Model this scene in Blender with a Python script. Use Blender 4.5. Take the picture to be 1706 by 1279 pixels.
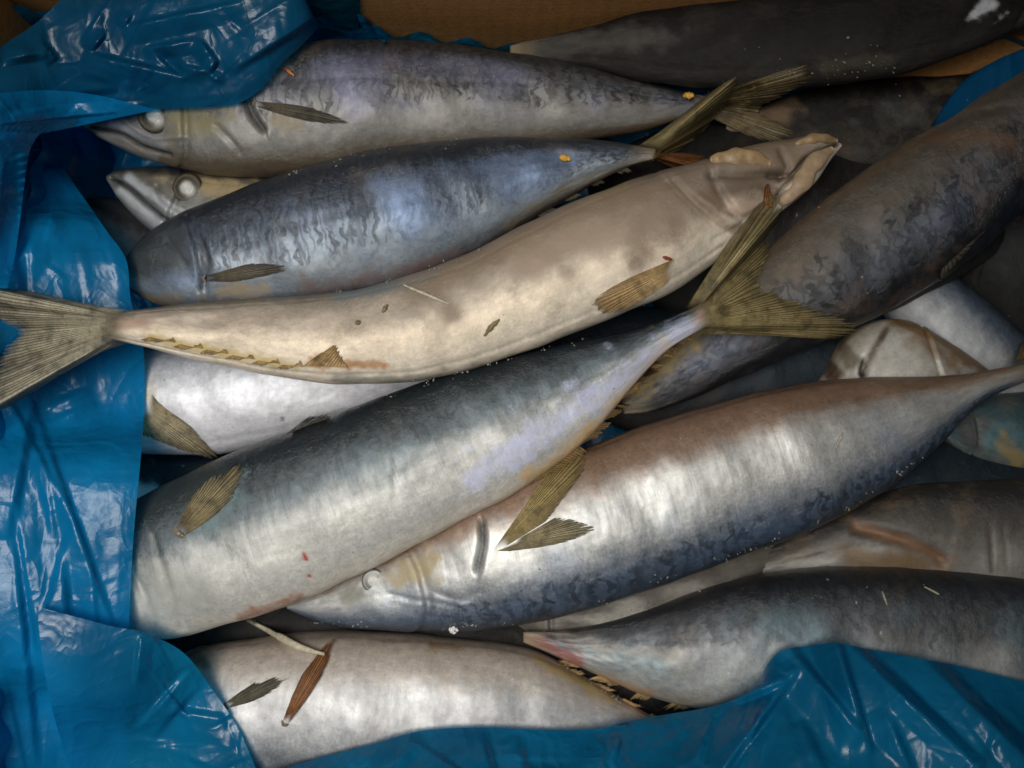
import bpy, math, random
import numpy as np
from mathutils import Vector

# ------------------------------------------------------------------ camera, world, lamps, exposure
scene = bpy.context.scene
for o in list(bpy.data.objects):
    bpy.data.objects.remove(o, do_unlink=True)
PX = 0.00025            # metres per photograph pixel at the height of the upper fish
ZR = 0.085              # that height above the carton floor
DIST = 0.42             # camera above it
CAMZ = ZR + DIST

cam_d = bpy.data.cameras.new('camera')
cam = bpy.data.objects.new('camera', cam_d)
scene.collection.objects.link(cam)
cam.location = (0, 0, CAMZ)
cam.rotation_euler = (0, 0, 0)
cam_d.sensor_width = 36
cam_d.lens = 36 * DIST / (1706 * PX)
cam_d.clip_start = 0.01
cam_d.clip_end = 50
cam_d.dof.use_dof = True
cam_d.dof.focus_distance = 0.405
cam_d.dof.aperture_fstop = 7.0
scene.camera = cam

world = bpy.data.worlds.new('World')
scene.world = world
world.use_nodes = True
bg = world.node_tree.nodes['Background']
bg.inputs['Color'].default_value = (0.80, 0.92, 1.0, 1)
bg.inputs['Strength'].default_value = 0.04

def area_lamp(name, loc, target, sx, sy, power, col):
    d = bpy.data.lights.new(name, 'AREA')
    d.shape = 'RECTANGLE'; d.size = sx; d.size_y = sy; d.energy = power; d.color = col
    o = bpy.data.objects.new(name, d)
    scene.collection.objects.link(o)
    o.location = loc
    o.rotation_euler = (Vector(target) - Vector(loc)).to_track_quat('-Z', 'Y').to_euler()
    return o
lamp = area_lamp('ceiling_light', (-0.17, -0.02, 0.80), (-0.055, -0.045, 0.09), 0.50, 0.40, 0.86, (1.0, 0.97, 0.92))
lamp.data.spread = math.radians(50)
scene.cycles.max_bounces = 7
scene.cycles.diffuse_bounces = 3
scene.cycles.glossy_bounces = 3
scene.cycles.transmission_bounces = 4
scene.cycles.transparent_max_bounces = 8
scene.cycles.caustics_reflective = False
scene.cycles.caustics_refractive = False

scene.view_settings.view_transform = 'Standard'
scene.view_settings.look = 'None'
scene.view_settings.exposure = 0.0
scene.view_settings.gamma = 1.0

# ------------------------------------------------------------------ helpers
rng = np.random.default_rng(7)
random.seed(7)
PI = math.pi

def P(u, v, z):
    """photograph pixel -> world x, y for a point at height z"""
    u = np.asarray(u, float); v = np.asarray(v, float); z = np.asarray(z, float)
    f = (CAMZ - z) / DIST
    return (u - 853.0) * PX * f, (639.5 - v) * PX * f

def UV(x, y, z):
    f = (CAMZ - z) / DIST
    return x / (PX * f) + 853.0, 639.5 - y / (PX * f)

def smooth_line(pts, n, closed=False):
    """centripetal-ish Catmull-Rom through pts, resampled evenly"""
    p = np.array(pts, float)
    if len(p) == 2:
        t = np.linspace(0, 1, n)[:, None]
        return p[0] * (1 - t) + p[1] * t
    q = np.vstack([2 * p[0] - p[1], p, 2 * p[-1] - p[-2]])
    out = []
    for i in range(1, len(q) - 2):
        a, b, c, d = q[i - 1], q[i], q[i + 1], q[i + 2]
        m = max(np.linalg.norm(c - b), 1e-9)
        m0 = (c - a) / (np.linalg.norm(b - a) + m) * m
        m1 = (d - b) / (np.linalg.norm(d - c) + m) * m
        t = np.linspace(0, 1, 24, endpoint=False)[:, None]
        h = 2 * t**3 - 3 * t**2 + 1, t**3 - 2 * t**2 + t, -2 * t**3 + 3 * t**2, t**3 - t**2
        out.append(h[0] * b + h[1] * m0 + h[2] * c + h[3] * m1)
    out.append(p[-1:])
    c = np.vstack(out)
    seg = np.r_[0, np.cumsum(np.linalg.norm(np.diff(c, axis=0), axis=1))]
    s = np.linspace(0, seg[-1], n)
    return np.stack([np.interp(s, seg, c[:, k]) for k in range(c.shape[1])], 1)

class HeightMap:
    """highest thing so far under every 2 mm of the carton, to lay fins, film and scraps on"""
    def __init__(self):
        self.c = 0.002; self.nx = 320; self.ny = 240
        self.x0 = -0.32; self.y0 = -0.24
        self.h = np.full((self.ny, self.nx), 0.004)
    def splat(self, V):
        i = ((V[:, 0] - self.x0) / self.c).astype(int); j = ((V[:, 1] - self.y0) / self.c).astype(int)
        k = (i >= 0) & (i < self.nx) & (j >= 0) & (j < self.ny)
        np.maximum.at(self.h, (j[k], i[k]), V[k, 2])
    @staticmethod
    def bil(h, hm, x, y):
        fx = np.clip((x - hm.x0) / hm.c - 0.5, 0, hm.nx - 1.001); fy = np.clip((y - hm.y0) / hm.c - 0.5, 0, hm.ny - 1.001)
        i = fx.astype(int); j = fy.astype(int); a = fx - i; b = fy - j
        return (h[j, i] * (1 - a) + h[j, i + 1] * a) * (1 - b) + (h[j + 1, i] * (1 - a) + h[j + 1, i + 1] * a) * b
    def at(self, x, y, h=None):
        return self.bil(self.h if h is None else h, self, np.asarray(x, float), np.asarray(y, float))
    def dil(self, h):
        p = np.pad(h, 1, mode='edge')
        return np.max([p[a:a + h.shape[0], b:b + h.shape[1]] for a in range(3) for b in range(3)], 0)
    def blur(self, h, n):
        for _ in range(n):
            p = np.pad(h, 1, mode='edge')
            h = sum(p[a:a + h.shape[0], b:b + h.shape[1]] for a in range(3) for b in range(3)) / 9
        return h
    def film(self, grow=3, n=8):
        h = self.h
        for _ in range(grow): h = self.dil(h)
        return self.blur(h, n)
    def drop(self, u, v, lift=0.0, h=None):
        """world point where pixel (u, v) meets the pile"""
        u = np.asarray(u, float); v = np.asarray(v, float)
        z = np.full(u.shape, 0.150); hit = np.zeros(u.shape, bool)
        for q in np.arange(0.150, 0.003, -0.0008):
            x, y = P(u, v, np.full(u.shape, q))
            hit |= self.at(x, y, h) + lift >= q
            z = np.where(hit, z, q)
        for _ in range(4):
            x, y = P(u, v, z)
            z = np.clip(0.5 * z + 0.5 * (self.at(x, y, h) + lift), z - 0.001, z + 0.001)
        x, y = P(u, v, z)
        return x, y, z
HM = HeightMap()

def mesh_obj(name, V, F, mat, parent=None, attrs=None, smooth=True, origin=None, uvs=None):
    V = np.asarray(V, float)
    c = np.asarray(origin if origin is not None else V.mean(0), float)
    if parent is not None: c = np.array(parent.matrix_world_c)if hasattr(parent, 'matrix_world_c') else np.array(ORI[parent.name])
    me = bpy.data.meshes.new(name)
    if isinstance(F, np.ndarray):
        n, k = F.shape
        me.vertices.add(len(V)); me.vertices.foreach_set('co', (V - c).ravel())
        me.loops.add(n * k); me.loops.foreach_set('vertex_index', F.ravel().astype(np.int32))
        me.polygons.add(n)
        me.polygons.foreach_set('loop_start', np.arange(0, n * k, k, dtype=np.int32))
        me.polygons.foreach_set('loop_total', np.full(n, k, dtype=np.int32))
        me.update(calc_edges=True)
    else:
        me.from_pydata([tuple(p) for p in (V - c)], [], F)
    if smooth:
        me.polygons.foreach_set('use_smooth', np.ones(len(me.polygons), bool))
    for nm, (typ, dat) in (attrs or {}).items():
        a = me.attributes.new(nm, typ, 'POINT')
        a.data.foreach_set('vector' if typ == 'FLOAT_VECTOR' else ('color' if typ == 'FLOAT_COLOR' else 'value'), np.asarray(dat, np.float32).ravel())
    me.validate()
    me.materials.append(mat)
    o = bpy.data.objects.new(name, me)
    scene.collection.objects.link(o)
    if parent is not None:
        o.parent = parent
    else:
        o.location = c
    ORI[o.name] = c
    return o
ORI = {}

def grid_faces(n, m, wrap=False):
    i = np.arange(n - 1)[:, None]; mm = m if wrap else m - 1
    j = np.arange(mm)[None, :]
    a = i * m + j; b = i * m + (j + 1) % m; c = (i + 1) * m + (j + 1) % m; d = (i + 1) * m + j
    return np.stack([a, b, c, d], -1).reshape(-1, 4)

def tag(o, label, cat, group=None, kind=None):
    if label: o['label'] = label
    if cat: o['category'] = cat
    if group: o['group'] = group
    if kind: o['kind'] = kind
    return o

# ------------------------------------------------------------------ materials
class NT:
    def __init__(self, name):
        self.m = bpy.data.materials.new(name); self.m.use_nodes = True
        self.t = self.m.node_tree; self.t.nodes.clear()
        self.out = self.t.nodes.new('ShaderNodeOutputMaterial')
    def n(self, typ, **kw):
        x = self.t.nodes.new(typ)
        for k, v in kw.items(): setattr(x, k, v)
        return x
    def set(self, node, key, val):
        s = node.inputs[key]
        if hasattr(val, 'is_output') or isinstance(val, bpy.types.NodeSocket): self.t.links.new(val, s)
        elif isinstance(val, (tuple, list)) and len(val) == 3 and s.type == 'RGBA': s.default_value = (*val, 1)
        else: s.default_value = val
    def math(self, op, a, b=0.0, c=None, clamp=False):
        x = self.n('ShaderNodeMath', operation=op, use_clamp=clamp)
        self.set(x, 0, a); self.set(x, 1, b)
        if c is not None: self.set(x, 2, c)
        return x.outputs[0]
    def mix(self, f, a, b, mode='MIX'):
        x = self.n('ShaderNodeMix', data_type='RGBA', blend_type=mode)
        self.set(x, 0, f); self.set(x, 6, a); self.set(x, 7, b)
        return x.outputs[2]
    def ramp(self, f, stops, interp='LINEAR'):
        x = self.n('ShaderNodeValToRGB'); r = x.color_ramp; r.interpolation = interp
        while len(r.elements) < len(stops): r.elements.new(0.5)
        for e, (p, c) in zip(r.elements, stops):
            e.position = p; e.color = (*c, 1) if isinstance(c, tuple) else (c, c, c, 1)
        self.set(x, 0, f)
        return x.outputs[0]
    def step(self, f, a, b):
        x = self.n('ShaderNodeMapRange', interpolation_type='SMOOTHSTEP')
        self.set(x, 0, f); self.set(x, 1, a); self.set(x, 2, b)
        return x.outputs[0]
    def xyz(self, a, b, c=0.0):
        x = self.n('ShaderNodeCombineXYZ'); self.set(x, 0, a); self.set(x, 1, b); self.set(x, 2, c)
        return x.outputs[0]
    def noise(self, vec, scale, detail=3.0, rough=0.55, dist=0.0):
        x = self.n('ShaderNodeTexNoise'); self.set(x, 'Vector', vec)
        self.set(x, 'Scale', scale); self.set(x, 'Detail', detail); self.set(x, 'Roughness', rough); self.set(x, 'Distortion', dist)
        return x.outputs[0]
    def voro(self, vec, scale, rnd=1.0, feature='F1'):
        x = self.n('ShaderNodeTexVoronoi', feature=feature); self.set(x, 'Vector', vec); self.set(x, 'Scale', scale); self.set(x, 'Randomness', rnd)
        return x
    def bump(self, h, strength, dist, normal=None):
        x = self.n('ShaderNodeBump'); self.set(x, 'Height', h); self.set(x, 'Strength', strength); self.set(x, 'Distance', dist)
        if normal: self.set(x, 'Normal', normal)
        return x.outputs[0]
    def bsdf(self, **kw):
        x = self.n('ShaderNodeBsdfPrincipled')
        for k, v in kw.items(): self.set(x, k.replace('_', ' '), v)
        return x
    def done(self, sh):
        self.t.links.new(sh, self.out.inputs['Surface']); return self.m

BACK = (0.014, 0.022, 0.030); STEEL = (0.10, 0.13, 0.17); SILVER = (0.36, 0.37, 0.37); CREAM = (0.50, 0.43, 0.34)
def skin(name, seed=0.0, back=BACK, steel=STEEL, flank=SILVER, belly=CREAM, belly2=None, stripe=0.6, stripe_to=0.46,
         metal=0.45, rough=0.34, irid=0.25, irid_col=(0.25, 0.34, 0.62), grime=0.35, grime_col=(0.20, 0.135, 0.075), wrinkle=0.3, shift=0.0, spots=0.5, bars=1.0, spec=0.32, linew=2.1):
    N = NT(name)
    at = N.n('ShaderNodeAttribute', attribute_name='fish')
    sp = N.n('ShaderNodeSeparateXYZ'); N.set(sp, 0, at.outputs['Vector'])
    arc, dy, s = sp.outputs[0], sp.outputs[1], sp.outputs[2]
    d = N.math('ABSOLUTE', dy)
    across = N.math('MULTIPLY', dy, 7.0)
    vec = N.xyz(arc, across, seed)
    big = N.noise(vec, 0.35, 3)
    mid = N.noise(vec, 1.5, 4)
    fine = N.noise(vec, 9.0, 4, 0.65)
    grain = N.noise(vec, 34.0, 2, 0.6)
    dd = N.math('ADD', d, N.math('MULTIPLY', N.math('SUBTRACT', mid, 0.5), 0.16))
    dd = N.math('ADD', dd, N.math('MULTIPLY', N.math('SUBTRACT', fine, 0.5), 0.05))
    dd = N.math('ADD', dd, shift)
    if belly2 is None: belly2 = tuple(0.85 * c for c in belly)
    col = N.ramp(dd, [(0.0, back), (0.17, back), (0.28, tuple(0.5 * p + 0.5 * q for p, q in zip(back, steel))), (0.37, steel), (0.47, tuple(0.55 * f + 0.45 * t for f, t in zip(flank, steel))), (0.56, flank), (0.68, flank), (0.80, belly), (1.0, belly2)])
    # wavy dark bars over the back
    wob = N.noise(N.xyz(arc, across, seed + 41), 1.3, 3)
    ax = N.math('ADD', N.math('MULTIPLY', arc, 2.1 * bars), N.math('MULTIPLY', wob, 2.2))
    w = N.noise(N.xyz(ax, N.math('MULTIPLY', across, 0.75), seed + 3), 1.0, 0.0, 0.4, 0.3)
    line = N.step(N.math('ABSOLUTE', N.math('SUBTRACT', w, 0.5)), 0.062 * linew, 0.006 * linew)
    wob2 = N.noise(N.xyz(N.math('MULTIPLY', arc, 0.7), N.math('MULTIPLY', across, 2.1), seed + 47), 1.0, 1)
    blot = N.step(N.math('SINE', N.math('MULTIPLY', N.math('ADD', N.math('MULTIPLY', arc, 1.18 * bars), N.math('ADD', N.math('MULTIPLY', wob2, 1.9), N.math('MULTIPLY', wob, 0.3))), 2 * PI)), 0.22, 0.52)
    blot = N.math('MULTIPLY', blot, N.step(N.noise(N.xyz(arc, N.math('MULTIPLY', across, 1.7), seed + 52), 1.0, 2), 0.42, 0.52))
    bar = N.math('MULTIPLY', N.math('MAXIMUM', N.math('MULTIPLY', line, 0.75), N.math('MULTIPLY', blot, 1.0)), N.ramp(fine, [(0.3, 0.85), (0.6, 1.0)]))
    mask = N.math('MULTIPLY', N.step(N.math('ADD', dd, N.math('MULTIPLY', N.math('SUBTRACT', wob, 0.5), 0.25)), stripe_to, stripe_to - 0.07), N.step(s, 0.12, 0.24))
    mask = N.math('MULTIPLY', mask, N.step(big, 0.22, 0.42))
    col = N.mix(N.math('MULTIPLY', N.math('MULTIPLY', bar, mask), stripe), col, tuple(0.55 * c for c in back))
    # structural colour patches on the flank
    ip = N.math('MULTIPLY', N.step(N.noise(vec, 0.28, 2), 0.45, 0.68), N.math('MULTIPLY', N.step(dd, 0.20, 0.34), N.step(dd, 0.72, 0.52)))
    col = N.mix(N.math('MULTIPLY', ip, irid), col, irid_col)
    # yellow-brown slime and rub marks
    g = N.math('MULTIPLY', N.step(N.noise(N.xyz(arc, across, seed + 9), 0.55, 5, 0.62), 0.50, 0.74), grime)
    col = N.mix(g, col, grime_col)
    # grain and lengthwise rows of scales
    row = N.noise(N.xyz(N.math('MULTIPLY', arc, 1.2), N.math('MULTIPLY', across, 7.0), seed), 1.0, 3)
    col = N.mix(0.38, col, N.ramp(fine, [(0.25, 0.60), (0.75, 1.38)]), 'MULTIPLY')
    col = N.mix(0.70, col, N.ramp(N.noise(N.xyz(arc, across, seed + 31), 2.6, 5, 0.68), [(0.28, 0.70), (0.72, 1.26)]), 'MULTIPLY')
    col = N.mix(0.13, col, N.ramp(grain, [(0.3, 0.6), (0.7, 1.4)]), 'MULTIPLY')
    col = N.mix(0.14, col, N.ramp(row, [(0.3, 0.7), (0.7, 1.3)]), 'MULTIPLY')
    # dark flecks, pale flakes
    v1 = N.voro(vec, 1.6); sel = N.n('ShaderNodeSeparateColor'); N.set(sel, 0, v1.outputs['Color'])
    fl = N.math('MULTIPLY', N.step(N.math('ADD', v1.outputs['Distance'], N.math('MULTIPLY', fine, 0.08)), 0.115, 0.07), N.math('GREATER_THAN', sel.outputs[0], 0.72))
    col = N.mix(N.math('MULTIPLY', fl, spots), col, (0.055, 0.04, 0.025))
    v2 = N.voro(N.xyz(arc, across, seed + 20), 1.1); sel2 = N.n('ShaderNodeSeparateColor'); N.set(sel2, 0, v2.outputs['Color'])
    fk = N.math('MULTIPLY', N.step(N.math('ADD', v2.outputs['Distance'], N.math('MULTIPLY', fine, 0.10)), 0.125, 0.085), N.math('GREATER_THAN', sel2.outputs[0], 0.82))
    col = N.mix(N.math('MULTIPLY', fk, 0.55), col, (0.42, 0.40, 0.36))
    st = N.n('ShaderNodeAttribute', attribute_name='stain_and_light')  # stains and skin marks, plus a few painted sheen and shade marks
    sa = N.math('ADD', st.outputs['Alpha'], N.math('ADD', N.math('MULTIPLY', N.math('SUBTRACT', mid, 0.5), 0.9), N.math('MULTIPLY', N.math('SUBTRACT', fine, 0.5), 0.6)))
    sa = N.math('MULTIPLY', N.step(sa, 0.02, 1.0), N.math('MINIMUM', N.math('MULTIPLY', st.outputs['Alpha'], 4.0), 1.0))
    col = N.mix(sa, col, st.outputs['Color'])
    col = N.mix(N.math('MULTIPLY', N.step(s, 0.945, 1.0), 0.85), col, (0.21, 0.165, 0.105))
    clean = N.math('SUBTRACT', 1.0, N.math('MAXIMUM', sa, N.math('MULTIPLY', g, 0.7)))
    met = N.math('MULTIPLY', N.ramp(dd, [(0.15, 0.25 * metal), (0.42, metal), (0.70, metal), (0.9, 0.45 * metal)]), clean, clamp=True)
    rg = N.math('ADD', rough - 0.01, N.math('ADD', N.math('MULTIPLY', N.math('SUBTRACT', fine, 0.2), 0.34), N.math('MULTIPLY', big, 0.10)))
    # relief: fine skin, transverse muscle bands, lengthwise wrinkles
    tr = N.noise(N.xyz(N.math('MULTIPLY', arc, 3.2), N.math('MULTIPLY', dy, 1.2), seed + 5), 1.0, 2)
    h = N.math('ADD', N.math('MULTIPLY', fine, 0.22), N.math('ADD', N.math('MULTIPLY', tr, wrinkle * 1.3), N.math('MULTIPLY', row, wrinkle * 0.45)))
    h = N.math('ADD', h, N.math('MULTIPLY', fk, 0.35))
    bp = N.bump(N.noise(vec, 0.8, 2), 0.22, 0.004)
    bp = N.bump(h, 0.15, 0.0010, bp)
    bp = N.bump(grain, 0.08, 0.0003, bp)
    b = N.bsdf(Base_Color=col, Metallic=met, Roughness=rg, Normal=bp, Coat_Weight=min(0.7, 1.7 * spec), Coat_Roughness=0.10)
    N.set(b, 'Coat Normal', N.bump(N.math('ADD', N.math('MULTIPLY', fine, 0.8), N.math('MULTIPLY', mid, 2.6)), 0.55, 0.0020))
    b.inputs['Specular IOR Level'].default_value = spec
    return N.done(b.outputs[0])

def fin_mat(name, col=(0.20, 0.155, 0.075), dark=(0.055, 0.042, 0.025), rays=1.0, alpha=0.12):
    N = NT(name)
    at = N.n('ShaderNodeAttribute', attribute_name='ray')
    sp = N.n('ShaderNodeSeparateXYZ'); N.set(sp, 0, at.outputs['Vector'])
    u, v = sp.outputs[0], sp.outputs[1]
    geo = N.n('ShaderNodeTexCoord')
    nz = N.noise(geo.outputs['Object'], 160.0, 4)
    n2 = N.noise(geo.outputs['Object'], 900.0, 2)
    wv = N.math('ABSOLUTE', N.math('SINE', N.math('MULTIPLY', N.math('ADD', u, N.math('MULTIPLY', nz, 0.35)), 1.6 * PI)))
    lite = tuple(min(1.0, 1.45 * q) for q in col)
    fr = N.noise(N.xyz(N.math('MULTIPLY', u, 1.3), N.math('MULTIPLY', v, 1.5), 2.0), 1.0, 3)
    c = N.mix(N.math('MULTIPLY', N.step(wv, 0.80, 0.10), 0.62 * rays), lite, dark)
    c = N.mix(N.math('MULTIPLY', N.step(v, 0.45, 1.0), 0.55), c, dark)
    c = N.mix(N.step(nz, 0.42, 0.75), c, tuple(0.45 * x for x in col))
    c = N.mix(0.5, c, N.ramp(n2, [(0.3, 0.6), (0.7, 1.4)]), 'MULTIPLY')
    segm = N.math('SINE', N.math('MULTIPLY', v, 190.0))
    bp = N.bump(N.math('ADD', wv, N.math('MULTIPLY', segm, 0.12)), 0.5, 0.0005)
    b = N.bsdf(Base_Color=c, Roughness=0.42, Normal=bp)
    b.inputs['Specular IOR Level'].default_value = 0.4
    tl = N.n('ShaderNodeBsdfTranslucent'); N.set(tl, 'Color', c)
    mx = N.n('ShaderNodeMixShader'); N.set(mx, 0, 0.22); N.set(mx, 1, b.outputs[0]); N.set(mx, 2, tl.outputs[0])
    tp = N.n('ShaderNodeBsdfTransparent')
    thin = N.math('MULTIPLY', N.math('MULTIPLY', N.step(wv, 0.75, 0.25), N.step(v, 0.05, 0.6)), 0.38)
    thin = N.math('ADD', N.math('ADD', thin, alpha), N.math('MULTIPLY', N.step(N.math('ADD', v, N.math('MULTIPLY', fr, 0.5)), 1.12, 1.30), 0.85), clamp=True)
    thin = N.math('ADD', thin, N.math('MULTIPLY', N.step(v, 0.24, 0.0), 0.95), clamp=True)
    m2 = N.n('ShaderNodeMixShader'); N.set(m2, 0, thin); N.set(m2, 1, mx.outputs[0]); N.set(m2, 2, tp.outputs[0])
    return N.done(m2.outputs[0])

def plain(name, col, rough=0.4, var=0.35, scale=400.0, bump=0.3, spec=0.4, coat=0.0):
    N = NT(name)
    tc = N.n('ShaderNodeTexCoord')
    nz = N.noise(tc.outputs['Object'], scale, 4)
    c = N.mix(var, col, N.ramp(nz, [(0.3, 0.4), (0.7, 1.6)]), 'MULTIPLY')
    b = N.bsdf(Base_Color=c, Roughness=rough, Normal=N.bump(nz, bump, 0.0006), Coat_Weight=coat, Coat_Roughness=0.1)
    b.inputs['Specular IOR Level'].default_value = spec
    return N.done(b.outputs[0])

def film_mat(name, col=(0.004, 0.29, 0.66), thru=(0.02, 0.45, 0.80), clear=0.30, trans=0.35, crinkle=1.0):
    N = NT(name)
    tc = N.n('ShaderNodeTexCoord')
    v = tc.outputs['Object']
    lo = N.noise(v, 18.0, 3); mi = N.noise(v, 70.0, 4, 0.6, 0.8)
    cell = N.voro(v, 55.0, 1.0, 'DISTANCE_TO_EDGE')
    c = N.mix(N.step(lo, 0.35, 0.70), tuple(0.72 * x for x in col), tuple(1.25 * x for x in col))
    h = N.math('ADD', N.math('MULTIPLY', mi, 0.6), N.math('MULTIPLY', N.math('MINIMUM', cell.outputs[0], 0.25), 1.2))
    def ridge(sc, sx, sy):
        mp = N.n('ShaderNodeMapping'); N.set(mp, 'Vector', v); mp.inputs['Scale'].default_value = (sx, sy, 1)
        q = N.noise(mp.outputs[0], sc, 2.0, 0.45, 0.5)
        return N.math('SUBTRACT', 1.0, N.math('MINIMUM', N.math('MULTIPLY', N.math('ABSOLUTE', N.math('SUBTRACT', q, 0.5)), 9.0), 1.0))
    rd = N.math('ADD', ridge(26.0, 1.6, 0.55), N.math('ADD', N.math('MULTIPLY', ridge(48.0, 0.8, 1.1), 0.5), N.math('MULTIPLY', ridge(90.0, 1.0, 0.8), 0.25)))
    bp = N.bump(h, 0.13 * crinkle, 0.004)
    bp = N.bump(rd, 0.30, 0.0016, bp)
    bp = N.bump(N.noise(v, 420.0, 2), 0.08, 0.0006, bp)
    b = N.bsdf(Base_Color=c, Roughness=N.math('ADD', 0.17, N.math('MULTIPLY', mi, 0.18)), Normal=bp)
    b.inputs['Specular IOR Level'].default_value = 0.6
    tl = N.n('ShaderNodeBsdfTranslucent'); N.set(tl, 'Color', thru); N.set(tl, 'Normal', bp)
    mx = N.n('ShaderNodeMixShader'); N.set(mx, 0, trans); N.set(mx, 1, b.outputs[0]); N.set(mx, 2, tl.outputs[0])
    tp = N.n('ShaderNodeBsdfTransparent'); N.set(tp, 'Color', (0.12, 0.45, 0.75))
    m2 = N.n('ShaderNodeMixShader'); N.set(m2, 0, clear); N.set(m2, 1, mx.outputs[0]); N.set(m2, 2, tp.outputs[0])
    return N.done(m2.outputs[0])

def card_mat():
    N = NT('corrugated_card')
    tc = N.n('ShaderNodeTexCoord'); v = tc.outputs['Object']
    a = N.noise(v, 9.0, 4); f = N.noise(v, 600.0, 3)
    st = N.n('ShaderNodeMapping'); N.set(st, 'Vector', v); st.inputs['Scale'].default_value = (30, 30, 800)
    fib = N.noise(st.outputs[0], 1.0, 3)
    c = N.mix(N.step(a, 0.3, 0.7), (0.52, 0.235, 0.07), (0.60, 0.30, 0.105))
    c = N.mix(0.4, c, N.ramp(f, [(0.3, 0.6), (0.7, 1.4)]), 'MULTIPLY')
    c = N.mix(0.25, c, N.ramp(fib, [(0.3, 0.6), (0.7, 1.4)]), 'MULTIPLY')
    wave = N.n('ShaderNodeTexWave', wave_type='BANDS', bands_direction='X'); N.set(wave, 'Vector', v); N.set(wave, 'Scale', 45.0); N.set(wave, 'Distortion', 0.4)
    b = N.bsdf(Base_Color=c, Roughness=0.82, Normal=N.bump(N.math('ADD', N.math('MULTIPLY', wave.outputs[1], 0.6), f), 0.25, 0.0006))
    b.inputs['Specular IOR Level'].default_value = 0.2
    return N.done(b.outputs[0])

M_CARD = card_mat()
M_FILM = film_mat('blue_film')
M_FILM2 = film_mat('blue_film_loose', col=(0.005, 0.14, 0.30), clear=0.45, trans=0.25, crinkle=0.7)
M_FILM3 = film_mat('blue_film_teal', col=(0.004, 0.19, 0.38), clear=0.20, trans=0.35, crinkle=0.5)
M_FIN = fin_mat('fin_olive', (0.22, 0.175, 0.085))
M_FIN_D = fin_mat('fin_dark', (0.10, 0.085, 0.055), (0.02, 0.018, 0.014))
M_FIN_G = fin_mat('fin_gold', (0.40, 0.27, 0.12), (0.16, 0.09, 0.035), alpha=0.0)
M_FIN_B = fin_mat('fin_brown', (0.20, 0.085, 0.03), (0.07, 0.03, 0.012), alpha=0.0)
M_FIN_P = fin_mat('fin_pale', (0.36, 0.33, 0.24), (0.16, 0.14, 0.10), alpha=0.0)
M_ROOT = plain('fin_root', (0.14, 0.115, 0.08), 0.38, 0.5, 300, 0.3)
def eye_mat(name, ring):
    N = NT(name)
    at = N.n('ShaderNodeAttribute', attribute_name='rad')
    tc = N.n('ShaderNodeTexCoord'); nz = N.noise(tc.outputs['Object'], 500.0, 3)
    r = N.math('ADD', at.outputs['Fac'], N.math('MULTIPLY', N.math('SUBTRACT', nz, 0.5), 0.18))
    c = N.ramp(r, [(0.0, (0.40, 0.40, 0.37)), (0.36, (0.30, 0.29, 0.26)), (0.50, ring), (0.66, tuple(0.5 * q for q in ring)), (0.80, tuple(2.2 * q for q in ring)), (0.92, ring), (1.0, tuple(0.4 * q for q in ring))])
    b = N.bsdf(Base_Color=c, Roughness=0.4, Coat_Weight=0.2, Coat_Roughness=0.15)
    return N.done(b.outputs[0])
M_EYE = eye_mat('eye_iris', (0.05, 0.042, 0.028))
M_PUPIL = plain('eye_cloudy', (0.46, 0.46, 0.43), 0.45, 0.4, 500, 0.1, 0.3, 0.0)
M_BONE = plain('jaw_yellow', (0.31, 0.21, 0.11), 0.42, 0.5, 260, 0.4)
M_YEL = plain('scrap_yellow', (0.60, 0.33, 0.06), 0.45, 0.4, 700, 0.6)
M_ORG = plain('scrap_orange', (0.42, 0.13, 0.03), 0.45, 0.4, 700, 0.6)
M_PALE = plain('scrap_pale', (0.42, 0.38, 0.28), 0.45, 0.45, 500, 0.6)
M_OLV = plain('scrap_olive', (0.17, 0.13, 0.06), 0.5, 0.45, 500, 0.6)
M_RED = plain('scrap_red', (0.25, 0.03, 0.012), 0.3, 0.4, 700, 0.3)
M_ICE = plain('scrap_white', (0.62, 0.62, 0.60), 0.3, 0.3, 600, 0.6)

# ------------------------------------------------------------------ fish
def seg_dist(pu, pv, line):
    """distance to a polyline and the side of it"""
    L = np.array(line, float)
    if len(L) == 1:
        return np.hypot(pu - L[0, 0], pv - L[0, 1]), np.ones_like(pu)
    if len(L) > 2: L = smooth_line(L, 24)
    best = np.full(pu.shape, 1e9); side = np.ones_like(pu)
    for a, b in zip(L[:-1], L[1:]):
        e = b - a; q = (e ** 2).sum() + 1e-9
        t = np.clip(((pu - a[0]) * e[0] + (pv - a[1]) * e[1]) / q, 0, 1)
        dx = pu - a[0] - t * e[0]; dy = pv - a[1] - t * e[1]
        d = np.hypot(dx, dy); k = d < best
        best = np.where(k, d, best); side = np.where(k, np.sign(e[0] * dy - e[1] * dx), side)
    return best, side

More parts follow.
